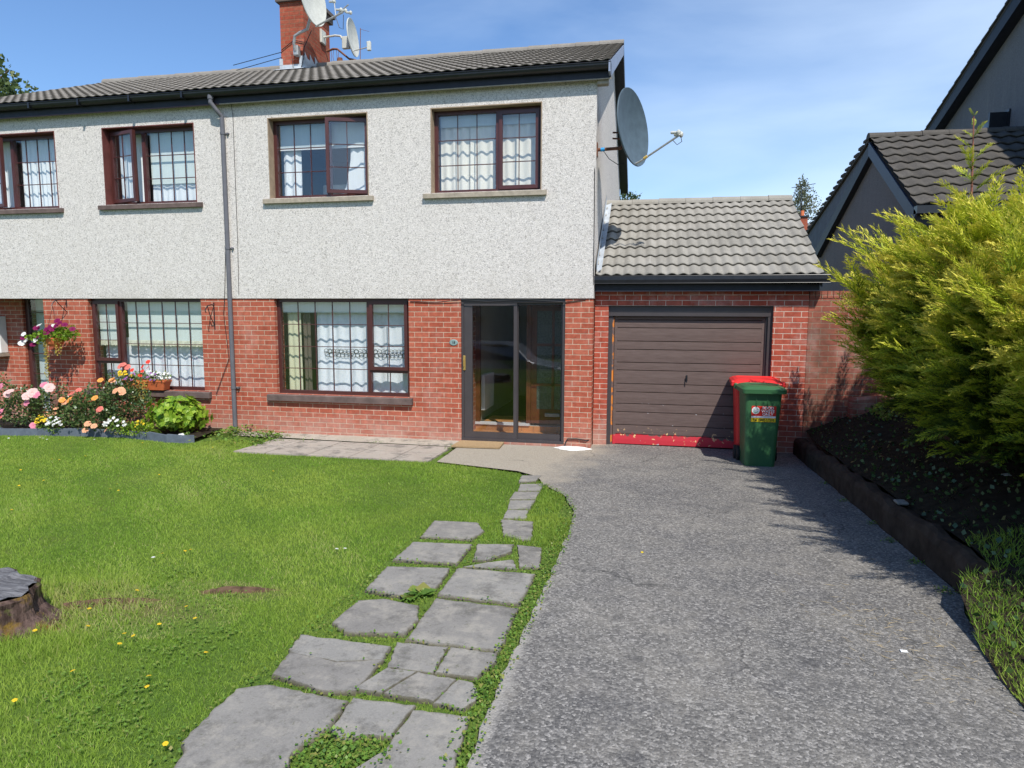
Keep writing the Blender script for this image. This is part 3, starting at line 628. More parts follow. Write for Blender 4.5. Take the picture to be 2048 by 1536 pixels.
def sillp(parent, x0, x1, z0, z1, m, proj=.07, back=.12):
    s = MB(); s.prism([(-proj, z0), (-proj, z1-.018), (-proj+.008, z1-.012), (back, z1+.004), (back, z0)], x0, x1, axis='x'); return s.build('window_sill', m, parent)
surround(RH, W2, M['smooth']); surround(RH, W3, M['smooth'])
sillp(RH, -5.02, -3.24, 3.575, 3.655, M['sill']); sillp(RH, -2.465, -.668, 3.575, 3.655, M['sill']); sillp(RH, -5.075, -2.675, .555, .66, M['sill_b'], .065, .1)
w3 = window(RH, W3[0]+.004, W3[1]-.004, W3[2], W3[3]-.004, .115, -1.395, (3, 3), (2, 3))
w2 = window(RH, W2[0]+.004, W2[1]-.004, W2[2], W2[3]-.004, .115, -4.01, (3, 3), (2, 3), sash=17)
g2 = window(RH, G2[0], G2[1], G2[2], G2[3], .075, -3.40, (5, 4), (2, 3), transom=1.045)
# curtains and blinds upstairs right: cream curtains under a pale blind
MB().box(-2.28, -.82, .215, .222, 4.62, 4.82).build('roller_blind', M['blind_b'], w3)
for a, b, m in ((-2.29, -1.86, 'cur_cream'), (-1.84, -1.47, 'cur_cream'), (-1.36, -.80, 'cur_cream')): curtain(a, b, 3.68, 4.74, .26, M[m], w3, .013, .14)
curtain(-1.88, -1.70, 3.68, 4.74, .30, M['cur_cream'], w3, .006, .3); curtain(-1.47, -1.38, 3.68, 4.74, .31, plain('blue_curtain', (.10, .19, .38), .9, .1), w3, .008, .06)
# upstairs left: blind, white curtain strips, one swept aside
MB().box(-4.86, -3.39, .215, .222, 4.42, 4.82).build('roller_blind', M['blind_b'], w2); MB().box(-4.86, -3.39, .212, .224, 4.405, 4.425).build('blind_bar', M['white'], w2)
curtain(-4.84, -4.54, 3.68, 4.42, .26, M['cur_white'], w2, .012, .14)
curtain(0, 0, 3.68, 4.40, .25, M['cur_white'], w2, .014, .11, taper=lambda t: (-3.72-.18*max(0, t-.15)**1.6*1.0-.10*(t > .8)*(t-.8)*5*.6, -3.37))
MB().cbox(-4.45, -3.95, .75, .80, 3.5, 3.98, .02).build('headboard', M['cream'], w2)
# ground-floor window: blind, pale yellow end curtains, blue-white lace net with a dark band
MB().box(-4.88, -2.79, .165, .172, 1.93, 2.12).build('roller_blind', M['blind_b'], g2)
curtain(-4.84, -4.60, .69, 1.94, .22, M['cur_yellow'], g2, .012, .1); curtain(-4.58, -4.45, .69, 1.96, .24, plain('brown_curtain', (.12, .10, .08), .9, .1), g2, .01, .06)
curtain(-4.37, -2.80, .69, 1.94, .28, M['net'], g2, .010, .19); curtain(-2.86, -2.76, .69, 1.94, .27, M['cur_yellow'], g2, .01, .08)
lb = MB()
for k in range(21):
    for dz, r in ((.028, .030), (-.028, .032)):
        cx = -4.21+k*.064+(.02 if dz < 0 else 0); lb.lathe([(r, 0), (r+.007, 0), (r+.007, .003), (r, .003), (r, 0)], (cx, .262, 1.30+dz), 14, Matrix.Rotation(rad(90), 3, 'X'))
lb.build('lace_band', M['lace'], g2)
MB().box(-4.30, -4.27, .3, .33, .7, 1.1).build('white_stand', M['white'], g2)
rm = MB().box(-5.5, -2.5, 3.3, 3.4, .9, 1.9)
# porch sliding doors
def porch():
    x0, x1, z0, z1 = -1.922, -.391, .052, 2.143; y = .02
    fr = MB(); fr.box(x0, x1, y, y+.11, z1-.055, z1); fr.box(x0, x1, y-.02, y+.13, z0-.004, z0+.03); fr.box(x0, x0+.035, y, y+.11, z0+.03, z1-.055); fr.box(x1-.035, x1, y, y+.11, z0+.03, z1-.055)
    p = fr.build('porch_door', M['upvc_b'], RH); mid = -1.12
    s = MB(); a, b = x0+.037, mid+.03; c, e = z0+.032, z1-.057
    s.box(a, a+.125, y+.012, y+.05, c, e); s.box(b-.05, b, y+.012, y+.05, c, e); s.box(a+.125, b-.05, y+.012, y+.05, e-.045, e); s.box(a+.125, b-.05, y+.012, y+.05, c, c+.09)
    s.build('sliding_sash', M['upvc_b'], p); MB().box(a+.12, b-.045, y+.028, y+.034, c+.085, e-.04).build('pane', M['glass_d'], p)
    s = MB(); a2 = mid-.01; b2 = x1-.037
    s.box(a2, a2+.05, y+.06, y+.1, c, e); s.box(b2-.025, b2, y+.06, y+.1, c, e); s.box(a2+.05, b2-.025, y+.06, y+.1, e-.03, e); s.box(a2+.05, b2-.025, y+.06, y+.1, c, c+.085)
    s.build('fixed_sash', M['upvc_b'], p); MB().box(a2+.045, b2-.02, y+.078, y+.084, c+.08, e-.025).build('pane', M['glass_d'], p)
    h = MB(); h.cbox(-1.90, -1.862, y-.012, y+.014, 1.09, 1.31, .008); h.cbox(-1.888, -1.874, y-.035, y-.01, 1.15, 1.26, .004); h.build('door_handle', M['brass'], p)
    # inside the porch
    iy = .86
    f = MB(); f.box(-1.93, -.26, .27, iy, -.05, .06); f.build('porch_floor', M['ochre'], RH)
    rs = MB()
    for k in range(9):
        a = -1.93+k*.19; rs.box(a+.003, min(a+.187, -.262), iy-.012, iy, .062, .145)
    rs.build('riser_tiles', M['ochre'], p); MB().box(-1.93, -.26, iy, iy+.10, .05, .148).build('step_core', M['cream'], p)
    MB().box(-1.96, -1.04, iy-.035, iy+.06, .15, .185).build('threshold', M['vinyl'], p)
    fd = MB(); fd.box(-1.93, -1.86, iy, iy+.09, .15, 2.14); fd.box(-1.10, -1.03, iy, iy+.09, .186, 2.14); fd.box(-1.86, -1.10, iy, iy+.09, 2.05, 2.14); fd.box(-.33, -.262, iy, iy+.09, .15, 2.14); fd.box(-1.03, -.33, iy, iy+.09, 2.05, 2.14)
    fd.build('inner_door_frame', M['wood'], p)
    dl = MB(); A, B = -1.028, -.332; Y0, Y1 = iy+.02, iy+.062
    dl.box(A, A+.09, Y0, Y1, .19, 2.045); dl.box(B-.09, B, Y0, Y1, .19, 2.045)
    for zz0, zz1 in ((.19, .42), (.79, .83), (1.42, 1.46), (1.97, 2.045)): dl.box(A+.09, B-.09, Y0, Y1, zz0, zz1)
    dl.box(-.70, -.66, Y0, Y1, .42, 1.97)
    d = dl.build('inner_door', M['wood'], p); MB().box(A+.09, B-.09, Y0+.015, Y0+.025, .42, 1.97).build('patterned_pane', M['glass_p'], d)
    MB().cbox(-.80, -.56, iy-.004, iy+.022, .30, .36, .006).build('letterbox', M['steel'], d)
    hl = MB(); hl.box(-1.98, -1.93, iy+.1, 4.6, .15, 2.3); hl.box(-2.2, -.26, 4.6, 4.65, .15, 2.3); hl.build('hall_wall', M['cream'], p)
    MB().box(-1.93, -.262, iy+.10, 4.6, .10, .15).build('hall_floor', M['carpet'], p); MB().box(-1.85, -1.0, iy+.12, iy+.85, .1505, .158).build('hall_mat', M['ochre'], p)
    ra = MB()
    for k in range(9): ra.cbox(-1.92, -1.845, iy+.30+k*.075, iy+.365+k*.075, .32, .92, .012)
    ra.build('radiator', M['white'], p)
porch()
# house number plate, cables
pl = MB(); pl.lathe([(0, .008), (.055, .008), (.062, .004), (.066, 0)], (-2.035, -.002, 1.50), 20, Matrix.Rotation(rad(90), 3, 'X') @ Matrix.Diagonal((1, .72, 1))); pl.build('number_plate', plain('verdigris_plate', (.20, .28, .27), .6, .4), RH)
def text(s, size, loc, mat, parent, ext=.002, name='lettering', rot=(rad(90), 0, 0), align='CENTER'):
    cu = bpy.data.curves.new(name, 'FONT'); cu.body = s; cu.size = size; cu.extrude = ext; cu.offset = size*.02 if parent is not RH else 0; cu.align_x = align; cu.align_y = 'CENTER'
    t = bpy.data.objects.new(name, cu); me = bpy.data.meshes.new_from_object(t); bpy.data.objects.remove(t)
    Rm = Matrix.Translation(Vector(loc)-ORG[parent.name]) @ Matrix.Rotation(rot[2], 4, 'Z') @ Matrix.Rotation(rot[0], 4, 'X'); me.transform(Rm)
    return link(name, me, mat, parent)
text('18', .05, (-2.035, -.012, 1.50), M['ink'], RH, .002, 'number')
CT = []
CT.append(([(-2.7, -.012, 2.10), (-2.3, -.014, 2.085), (-1.9, -.03, 2.125), (-1.5, -.03, 2.10), (-1.0, -.02, 2.13), (-.5, -.02, 2.10), (-.39, -.014, 2.09), (-.1, -.012, 2.13)], .006, 5))
CT.append(([(-.36, -.09, .01), (-.36, -.03, .08), (-.33, -.02, .135), (-.2, -.02, .14), (-.06, -.02, .12), (.0, .02, .13)], .009, 6)); CT.append(([(-5.70, -.03, 3.1), (-5.76, -.02, 2.3), (-5.80, -.02, 1.9), (-5.74, -.02, 1.2), (-6.0, -.02, .62)], .005, 5))
CT.append(([(.012, .12, 4.17), (-.005, -.022, 3.9), (.0, -.022, 3.2), (.002, -.022, 2.5), (.001, .0, 2.15)], .006, 5)); CT.append(([(-5.5, -.05, 5.1), (-5.49, -.03, 4.9), (-5.5, -.025, 3.0), (-5.52, -.02, 2.2)], .004, 5))
for a_, b_, c_ in CT: MB().tube(a_, b_, c_).build('cable', M['cable'], RH)
# roofs
def roof(parent, x0, x1, hatch=None):
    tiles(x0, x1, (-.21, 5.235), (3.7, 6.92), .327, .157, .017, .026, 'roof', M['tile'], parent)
    b = MB().add([(x0, 3.7, 6.93), (x1, 3.7, 6.93), (x1, 7.9, 5.11), (x0, 7.9, 5.11), (x0, 3.7, 6.86), (x1, 3.7, 6.86), (x1, 7.9, 5.04), (x0, 7.9, 5.04)], [(0, 1, 2, 3), (7, 6, 5, 4), (1, 5, 6, 2), (3, 7, 4, 0), (2, 6, 7, 3)])
    b.add([(x0, -.13, 5.22), (x1, -.13, 5.22), (x1, 3.7, 6.87), (x0, 3.7, 6.87)], [(3, 2, 1, 0)]); b.build('roof_back', M['tile'], parent)
    ridge(x0, x1, 3.7, 6.965, M['tile'], parent, .10)
def eaves(parent, x0, x1, lip, br=True):
    f = MB().box(x0, x1, -.115, -.09, 5.055, 5.235); f.build('fascia', M['fascia'], parent)
    MB().box(x0, x1, -.12, -.10, 5.043, 5.056).build('fascia_trim', lip, parent); MB().box(x0, x1, -.09, -.016, 5.075, 5.10).build('soffit', M['sill'], parent)
    g = MB(); n = 8; vs = []
    for x in (x0, x1): vs += [(x, -.168+.062*math.cos(math.pi+math.pi*k/n), 5.222+.075*math.sin(math.pi+math.pi*k/n)) for k in range(n+1)]
    for x in (x0, x1): vs += [(x, -.168+.056*math.cos(math.pi+math.pi*k/n), 5.222+.069*math.sin(math.pi+math.pi*k/n)) for k in range(n+1)]
    m = n+1
    g.add(vs, [(k, k+1, m+k+1, m+k) for k in range(n)]+[(2*m+k, 3*m+k, 3*m+k+1, 2*m+k+1) for k in range(n)]+[(0, m, 3*m, 2*m), (n, 2*m+n, 3*m+n, m+n)]+[tuple(range(m-1, -1, -1)), tuple(range(m, 2*m))])
    g.tube([(x0, -.232, 5.224), (x1, -.232, 5.224)], .007, 6)
    x = x0+.3
    while x < x1 and br: g.box(x, x+.03, -.238, -.105, 5.14, 5.15); g.box(x, x+.03, -.240, -.232, 5.14, 5.232); x += .92
    g.build('gutter', M['black'], parent)
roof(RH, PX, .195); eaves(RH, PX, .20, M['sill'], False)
bb = MB(); bb.prism([(-.235, 5.10), (-.235, 5.235), (3.7, 6.91), (3.7, 6.73), (-.09, 5.075)], .17, .195, axis='x'); bb.build('front_bargeboard', plain('blue_grey_bargeboard', (.22, .26, .36), .5, .4), RH)
bb = MB(); bb.prism([(3.7, 6.91), (7.95, 5.08), (7.95, 4.88), (3.7, 6.72)], .165, .195, axis='x'); bb.build('rear_bargeboard', M['fascia'], RH)
bb = MB(); bb.prism([(-.09, 5.10), (3.7, 6.74), (7.9, 4.92), (7.9, 4.95), (3.7, 6.77), (-.09, 5.13)], .008, .165, axis='x'); bb.build('verge_soffit', M['fascia'], RH)
MB().cbox(.01, .165, -.085, .02, 4.99, 5.075, .01).build('eaves_corbel', M['sill'], RH)
MB().box(.009, .04, 6.0, 6.05, 3.2, 4.0).build('vent_pipe', M['rust'], RH)
# downpipe with swan neck at the party line
dp = MB(); dp.tube([(-5.76, -.17, 5.16), (-5.76, -.17, 5.06), (-5.70, -.12, 4.96), (-5.655, -.065, 4.88), (-5.655, -.06, 4.7), (-5.655, -.06, .10), (-5.655, -.06, .03)], .034, 12)
dp.tube([(-5.76, -.17, 5.20), (-5.76, -.17, 5.11)], .042, 12)
for z in (4.62, 2.9, .72): dp.tube([(-5.655, -.06, z), (-5.655, -.06, z+.035)], .041, 12); dp.box(-5.66, -5.57, -.03, -.0, z+.01, z+.025); dp.box(-5.60, -5.575, -.05, -.0, z+.005, z+.03)
dp.build('downpipe', M['grey_pipe'], RH, smooth=False)
lo_ = MB(); lo_.cbox(-11.06, -10.9, 3.64, 3.76, 6.97, 7.06, .02); lo_.build('lichen_patch', M['terra'], LH) if 'LH' in globals() else None
# chimney
ch = MB(); ch.box(-6.50, -6.0, 3.15, 4.25, 6.3, 7.98); c1 = ch.build('chimney', M['brick_c'], RH)
cc = MB(); cc.box(-6.56, -5.94, 3.09, 4.31, 7.98, 8.10); cc.box(-6.60, -5.90, 3.05, 4.35, 8.10, 8.17); cc.build('chimney_cap', plain('dark_flaunching', (.12, .10, .09), .9, .1), c1)
fl = MB(); fl.box(-6.53, -6.0, 3.135, 3.155, 6.62, 6.80); fl.box(-6.53, -6.46, 3.132, 3.15, 6.80, 6.92); fl.box(-6.10, -5.985, 3.132, 3.15, 6.80, 6.95); fl.box(-6.012, -5.985, 3.14, 3.75, 6.65, 6.93)
for k in range(3): fl.prism([(3.15+k*.2, 6.80+k*.05), (3.15+k*.2, 7.02+k*.03), (3.37+k*.2, 6.82+k*.06)], -5.99, -5.982, axis='x')
fl.add([(-6.6, 2.93, rz(2.93)+.055), (-5.93, 2.93, rz(2.93)+.055), (-5.93, 3.15, rz(3.15)+.055), (-6.6, 3.15, rz(3.15)+.055)], [(0, 1, 2, 3)]); fl.build('flashing', M['lead'], c1)
# ================================================================== LEFT HALF
LH = thing('semi_detached_house', (-8.3, 3.8, 0), 'left half of the pair, maroon-trimmed windows, recessed porch and rose bed in front', 'house')
W1 = (-7.83, -6.19, 3.64, 4.826); W0 = (-10.36, -8.745, 3.62, 4.826); G1 = (-8.33, -6.215, .66, 2.146)
XE = -10.95
w = MB(); cellwall(w, XE, PX-.001, -.1, 2.146, 0, .26, [G1, (XE, -9.21, -.1, 2.146)]); w.box(XE, -10.25, .55, .75, -.1, 2.3); w.box(-10.45, -10.25, .75, .9, -.1, 2.3); w.box(-9.21, -9.0, .26, 1.0, -.1, 2.146); w.box(XE, XE+.22, .75, GY, -.1, 2.146)
w.build('brick_wall', M['brick'], LH)
u = MB(); cellwall(u, XE, PX-.001, 2.146, 5.19, -.016, .26, [W1, W0]); u.prism(gw, XE-.008, XE+.26, axis='x'); u.build('roughcast_wall', M['rough'], LH)
ui = MB(); ui.box(XE+.28, PX-.02, .27, 7.4, 2.3, 2.45); ui.box(XE+.28, PX-.02, .27, 7.4, 4.95, 5.02); ui.box(XE+.28, PX-.02, 7.4, 7.5, -.1, 4.95); ui.box(PX-.11, PX-.01, .27, 7.4, -.1, 5.0)
ui.box(-8.5, -8.4, .27, 3.4, 2.45, 4.95); ui.box(XE+.28, PX-.11, 3.4, 3.5, 2.45, 4.95); ui.box(-9.0, -8.9, .27, 3.6, -.1, 2.3); ui.box(-8.9, PX-.11, 3.5, 3.6, -.1, 2.3); ui.box(-10.2, -9.0, 1.6, 1.7, -.1, 2.3)
ui.build('interior_wall', M['room'], LH)
surround(LH, W1, M['smooth_m']); surround(LH, W0, M['smooth_m'])
sillp(LH, -7.95, -6.08, 3.56, 3.64, M['sill_b']); sillp(LH, -10.45, -8.65, 3.54, 3.62, M['sill_b']); sillp(LH, -8.45, -6.09, .555, .66, M['sill_b'], .065, .1)
w1 = window(LH, W1[0]+.004, W1[1]-.004, W1[2], W1[3]-.004, .115, -7.20, (2, 3), (4, 3), sash=15, casement='left')
w0 = window(LH, W0[0]+.004, W0[1]-.004, W0[2], W0[3]-.004, .115, -9.73, (2, 3), (4, 3), sash=15, casement='left')
gg1 = window(LH, G1[0], G1[1], G1[2], G1[3], .075, -7.78, (2, 3), (6, 4), transom=1.10, casement='left')
MB().box(-7.16, -6.25, .215, .222, 3.98, 4.80).build('roller_blind', M['blind'], w1); curtain(-7.16, -6.25, 3.67, 4.0, .24, M['cur_white'], w1, .006, .11, hem=.0)
curtain(-7.76, -7.50, 3.67, 4.78, .25, M['cur_white'], w1, .012, .1); curtain(-7.44, -7.24, 3.67, 4.78, .25, M['cur_white'], w1, .012, .1)
curtain(-9.68, -8.80, 3.65, 4.78, .25, M['cur_white'], w0, .012, .09); curtain(-10.3, -9.8, 3.65, 4.78, .25, M['cur_white'], w0, .012, .09)
MB().box(-7.72, -6.27, .165, .172, 1.45, 2.12).build('roller_blind', M['blind'], gg1); MB().box(-8.28, -7.84, .165, .172, 1.45, 2.12).build('roller_blind', M['blind'], gg1)
curtain(-7.72, -6.27, 1.36, 1.46, .158, M['fringe'], gg1, .002, .06, name='blind_fringe', hem=.02); curtain(-8.28, -7.84, 1.36, 1.46, .158, M['fringe'], gg1, .002, .06, name='blind_fringe', hem=.02)
curtain(-8.28, -6.27, .69, 1.5, .26, M['net'], gg1, .010, .17)
roof(LH, -11.10, PX-.002); eaves(LH, -11.12, PX-.002, M['upvc'])
bb = MB(); bb.prism([(-.235, 5.10), (-.235, 5.235), (3.7, 6.91), (7.9, 5.1), (7.9, 4.9), (3.7, 6.73), (-.09, 5.075)], -11.10, -11.07, axis='x'); bb.build('bargeboard', M['fascia'], LH)
# recessed entrance: leaded sidelight, meter box
pd = MB(); pd.box(-10.25, -10.17, .60, .68, .0, 2.3); pd.box(-10.17, -9.0, .62, .66, 2.2, 2.3); pd.box(-10.17, -9.0, .60, .66, -.05, .06); d_ = pd.build('porch_screen', M['upvc'], LH)
ld = MB()
for k in range(1, 5): ld.box(-10.17+k*.33-.007, -10.17+k*.33+.007, .618, .634, .06, 2.2)
for k in range(1, 6): ld.box(-10.17, -9.0, .617, .635, .06+k*.37-.007, .06+k*.37+.007)
ld.build('glazing_bars', M['upvc'], d_); MB().box(-10.17, -9.0, .624, .629, .06, 2.2).build('pane', M['glass'], d_)
curtain(-10.15, -9.05, .1, 2.2, .72, M['blind_b'], d_, .006, .2, name='screen_blind')
mb_ = MB(); mb_.cbox(-11.3, -10.62, .40, .55, 1.18, 1.84, .01); o = mb_.build('meter_box', M['white'], LH)
MB().prism([(.36, 1.12), (.36, 1.17), (.549, 1.175), (.549, 1.12)], -11.3, -10.6, axis='x').build('shelf', M['sill'], LH)
# ================================================================== GARAGE
GR = thing('garage', (1.4, 1.5, 0), 'single brick garage with a grey tiled roof and brown up-and-over door', 'garage')
y = .24
w = MB(); cellwall(w, .012, 2.886, -.1, 2.44, y, y+.22, [(.205, 2.443, -.1, 2.046)]); w.box(2.66, 2.886, y+.22, 4.5, -.1, 2.44); w.build('brick_wall', M['brick_g'], GR)
w = MB(); w.prism([(y+.22, 2.44), (2.4, 3.66), (4.6, 2.44)], 2.66, 2.88, axis='x'); w.box(.012, 2.66, 4.4, 4.6, 0, 2.44); w.build('gable_wall', M['rough_n'], GR)
MB().box(.012, 2.66, y+.22, 4.4, -.05, .0).build('garage_floor', M['kerb'], GR)
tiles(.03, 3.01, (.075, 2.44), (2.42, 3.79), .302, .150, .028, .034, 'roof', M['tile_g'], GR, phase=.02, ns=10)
b = MB().add([(.012, 2.42, 3.80), (3.01, 2.42, 3.80), (3.01, 4.75, 2.43), (.012, 4.75, 2.43), (.012, 2.42, 3.74), (3.01, 2.42, 3.74), (3.01, 4.75, 2.38), (.012, 4.75, 2.38)], [(0, 1, 2, 3), (7, 6, 5, 4), (1, 5, 6, 2)])
b.add([(.012, .16, 2.43), (3.01, .16, 2.43), (3.01, 2.42, 3.74), (.012, 2.42, 3.74)], [(3, 2, 1, 0)]); b.build('roof_back', M['tile_g'], GR)
ridge(.012, 3.02, 2.42, 3.835, M['tile_g'], GR, .10, .44)
bb = MB(); bb.prism([(.08, 2.30), (.08, 2.45), (2.42, 3.80), (2.42, 3.64)], 2.985, 3.008, axis='x'); bb.prism([(2.42, 3.80), (4.78, 2.45), (4.78, 2.30), (2.42, 3.64)], 2.985, 3.008, axis='x'); bb.build('bargeboard', M['fascia'], GR)
f = MB(); f.box(.0, 2.985, .13, .155, 2.255, 2.43); f.box(.0, 2.985, .155, y, 2.262, 2.28); f.build('fascia', M['fascia'], GR)
MB().box(.0, 2.96, .124, .15, 2.243, 2.256).build('fascia_trim', plain('grey_trim', (.14, .12, .13), .6, .3), GR)
g = MB(); g.prism([(.02, 2.45), (.018, 2.40), (.03, 2.355), (.128, 2.355), (.128, 2.45), (.122, 2.45), (.122, 2.361), (.036, 2.361), (.026, 2.40), (.028, 2.45)], .0, 3.09, axis='x'); g.tube([(0, .022, 2.452), (3.09, .022, 2.452)], .006, 6); g.tube([(0, .026, 2.352), (3.09, .026, 2.352)], .004, 6); g.build('gutter', M['black'], GR)
fl = MB()
for k in range(4):
    a = .10+k*.56; b_ = a+.60; za, zb = 2.44+(a-.075)*.5757, 2.44+(b_-.075)*.5757; o_ = .006*(4-k)
    fl.add([(.010+o_, a, za+.05), (.010+o_, b_, zb+.05), (.010+o_, b_, zb+.21), (.010+o_, a, za+.21), (.105, a, za+.075+o_), (.105, b_, zb+.075+o_)], [(0, 1, 2, 3), (0, 4, 5, 1)])
fl.build('flashing', M['lead'], GR)
fr = MB(); fr.box(.205, .262, y+.075, y+.17, .0, 1.90); fr.box(2.385, 2.443, y+.055, y+.17, 0, 1.90); fr.box(.205, 2.443, y+.05, y+.17, 1.90, 2.046); fr.box(2.36, 2.386, y+.09, y+.13, .0, 1.90); fr.build('door_frame', M['upvc_b'], GR)
MB().box(.262, .285, y+.085, y+.13, .0, 1.88).build('peeling_jamb', M['peel'], GR)
gd = MB(); zs = [0.02, .171, .309, .501, .624, .796, .918, 1.115, 1.229, 1.417, 1.538, 1.73, 1.845, 1.90]; X0, X1 = .292, 2.358; Y = y+.115
for i in range(len(zs)-1):
    a, b_ = zs[i], zs[i+1]; q = .009 if b_-a > .15 else .004
    gd.prism([(Y+.02, a), (Y, a+.007), (Y-q*.3, (a+b_)/2), (Y, b_-.007), (Y+.02, b_), (Y+.03, b_), (Y+.03, a)], X0+.04, X1-.04, axis='x')
gd.box(X0, X0+.04, Y-.003, Y+.03, .02, 1.90); gd.box(X1-.04, X1, Y-.003, Y+.03, .02, 1.90)
d = gd.build('garage_door', M['gdoor'], GR)
h = MB(); h.cbox(1.312, 1.338, Y-.012, Y+.0, .97, 1.06, .005); h.tube([(1.325, Y-.01, 1.02), (1.325, Y-.04, 1.02)], .008, 8); h.box(1.320, 1.330, Y-.048, Y-.036, .955, 1.065); h.build('door_handle', M['black'], d)
# ================================================================== WALL RIGHT OF THE GARAGE, KERB
w = MB(); w.box(2.892, 7.0, .25, .47, -.1, 2.15); BW = w.build('garden_wall', M['brick_p'], org=(5, .36, 0)); props(BW, 'tall weathered red brick garden wall joining the right side of the garage', 'wall')
sc_ = MB(); x = 2.892
while x < 7.0: sc_.box(x+.004, x+.071, .243, .477, 2.155, 2.248); x += .075
sc_.build('brick_coping', M['brick_p'], BW); MB().box(2.893, 7.0, .25, .47, 2.15, 2.24).build('coping_mortar', M['kerb'], BW)
w = MB(); w.cbox(3.42, 4.12, .02, .16, .45, .86, .03); w.v = [(x, y, z+.10*(x-3.42)-.03) for x, y, z in w.v]; props(w.build('broken_wall_stub', M['brick_p'], org=(3.7, .08, .5)), 'low mossy stub of broken brick wall at the foot of the tall wall', 'wall')
kb = MB(); ny = 40; pr_ = [(2.775, -.05), (2.775, .19), (2.80, .235), (2.84, .25), (2.89, .245), (2.925, .21), (2.925, -.05)]; vs = []
for j in range(ny+1):
    yy = .2-j*(5.05/ny); wob = .012*math.sin(j*1.7)+.008*math.sin(j*.6)
    jn = .975 if j % 7 == 3 else 1; vs += [(2.86+(px-2.86)*(.88 if jn < 1 else 1)+wob*.5+random.uniform(-.005, .005), yy+(.006 if j % 7 == 4 else 0), g1(0, yy)+pz*(1+.10*(j/ny))*jn+(wob+random.uniform(-.006, .006) if pz > .1 else 0)) for px, pz in pr_]
n = len(pr_); kb.add(vs, [(j*n+k, j*n+k+1, (j+1)*n+k+1, (j+1)*n+k) for j in range(ny) for k in range(n-1)]+[tuple(range(n-1, -1, -1)), tuple(range(ny*n, (ny+1)*n))])
kb.f = [tuple(reversed(f)) for f in kb.f]
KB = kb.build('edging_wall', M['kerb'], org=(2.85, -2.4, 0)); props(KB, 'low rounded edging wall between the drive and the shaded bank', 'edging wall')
MB().cbox(2.84, 2.93, -3.45, -3.34, .36, .385, .008).build('white_patch', M['slab'], KB)
# ================================================================== NEIGHBOUR ON THE RIGHT
NG = thing('garage', (5.5, 3.5, .6), 'neighbour\'s shaded single-storey wing with dark tiles behind the conifers', 'garage')
X = 4.5
def npoly(pts): return pts
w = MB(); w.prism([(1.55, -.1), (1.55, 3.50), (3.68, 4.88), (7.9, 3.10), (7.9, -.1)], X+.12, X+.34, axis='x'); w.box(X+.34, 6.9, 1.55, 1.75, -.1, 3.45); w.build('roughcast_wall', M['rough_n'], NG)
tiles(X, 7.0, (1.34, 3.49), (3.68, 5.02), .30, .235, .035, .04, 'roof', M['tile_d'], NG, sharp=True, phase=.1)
b = MB().add([(X, 3.68, 5.03), (7.0, 3.68, 5.03), (7.0, 8.6, 3.80), (X, 8.6, 3.80), (X, 3.68, 4.97), (7.0, 3.68, 4.97), (7.0, 8.6, 3.74), (X, 8.6, 3.74)], [(0, 1, 2, 3), (7, 6, 5, 4), (3, 0, 4, 7), (1, 5, 6, 2)])
for k in range(18): a = 3.7+k*.27; b.box(X-.01, X+.4, a, a+.27, 5.0-(a-3.68)*.25+.0, 5.045-(a-3.68)*.25+.004*(k % 2))
b.build('roof_back', M['tile_d'], NG); ridge(X-.02, 7.0, 3.68, 5.06, M['tile_d'], NG, .10, .42)
M['barge_n'] = plain('slate_blue_bargeboard', (.045, .055, .085), .5, .4)
bb = MB(); bb.prism([(1.30, 3.40), (3.68, 4.95), (3.68, 4.73), (1.42, 3.26)], X, X+.03, axis='x'); bb.build('front_bargeboard', M['barge_n'], NG)
bb = MB(); bb.prism([(3.68, 4.93), (7.3, 3.36), (7.1, 3.22), (3.68, 4.70)], X+.01, X+.12, axis='x'); bb.build('rear_bargeboard', M['fascia'], NG)
bb = MB(); bb.prism([(3.68, 4.97), (8.5, 3.76), (8.5, 2.4), (7.2, 3.30)], X+.05, X+.09, axis='x'); bb.build('gable_panel', plain('pale_gable_panel', (.13, .145, .17), .8, .2), NG)
g = MB(); g.box(X+.0, 6.98, 1.27, 1.40, 3.38, 3.49); g.build('gutter', M['black'], NG); MB().box(X+.03, 6.98, 1.42, 1.55, 3.22, 3.45).build('fascia', M['fascia'], NG)
NH = thing('house', (11, 4, .6), 'neighbour\'s two-storey house with a steep shaded gable at the right edge', 'house')
X = 7.0; s2 = .40; pk = (4.3, 7.72)
w = MB(); w.prism([(-.2, -.1), (-.2, pk[1]-4.5*s2-.2), (pk[0], pk[1]-.22), (9.0, pk[1]-4.7*s2-.2), (9.0, -.1), ], X+.2, X+.45, axis='x')
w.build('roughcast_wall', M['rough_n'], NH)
b = MB(); L_ = [(-.55, pk[1]-4.85*s2), pk, (9.4, pk[1]-5.1*s2)]
b.prism([L_[0], L_[1], L_[2], (9.4, L_[2][1]-.07), (pk[0], pk[1]-.07), (-.55, L_[0][1]-.07)], X, 15, axis='x')
for k in range(19):
    a = pk[0]+k*.27
    b.prism([(a, pk[1]-(a-pk[0])*s2+.03), (a+.27, pk[1]-(a+.27-pk[0])*s2+.055), (a+.27, pk[1]-(a+.27-pk[0])*s2), (a, pk[1]-(a-pk[0])*s2)], X-.03, 15, axis='x')
b.build('roof', M['tile_d'], NH)
bb = MB(); bb.prism([(pk[0], pk[1]-.06), (9.4, L_[2][1]-.06), (9.4, L_[2][1]-.30), (pk[0], pk[1]-.32)], X+.0, X+.20, axis='x'); bb.prism([(-.55, L_[0][1]-.06), (pk[0], pk[1]-.06), (pk[0], pk[1]-.32), (-.55, L_[0][1]-.32)], X, X+.2, axis='x'); bb.build('bargeboard', M['fascia'], NH)
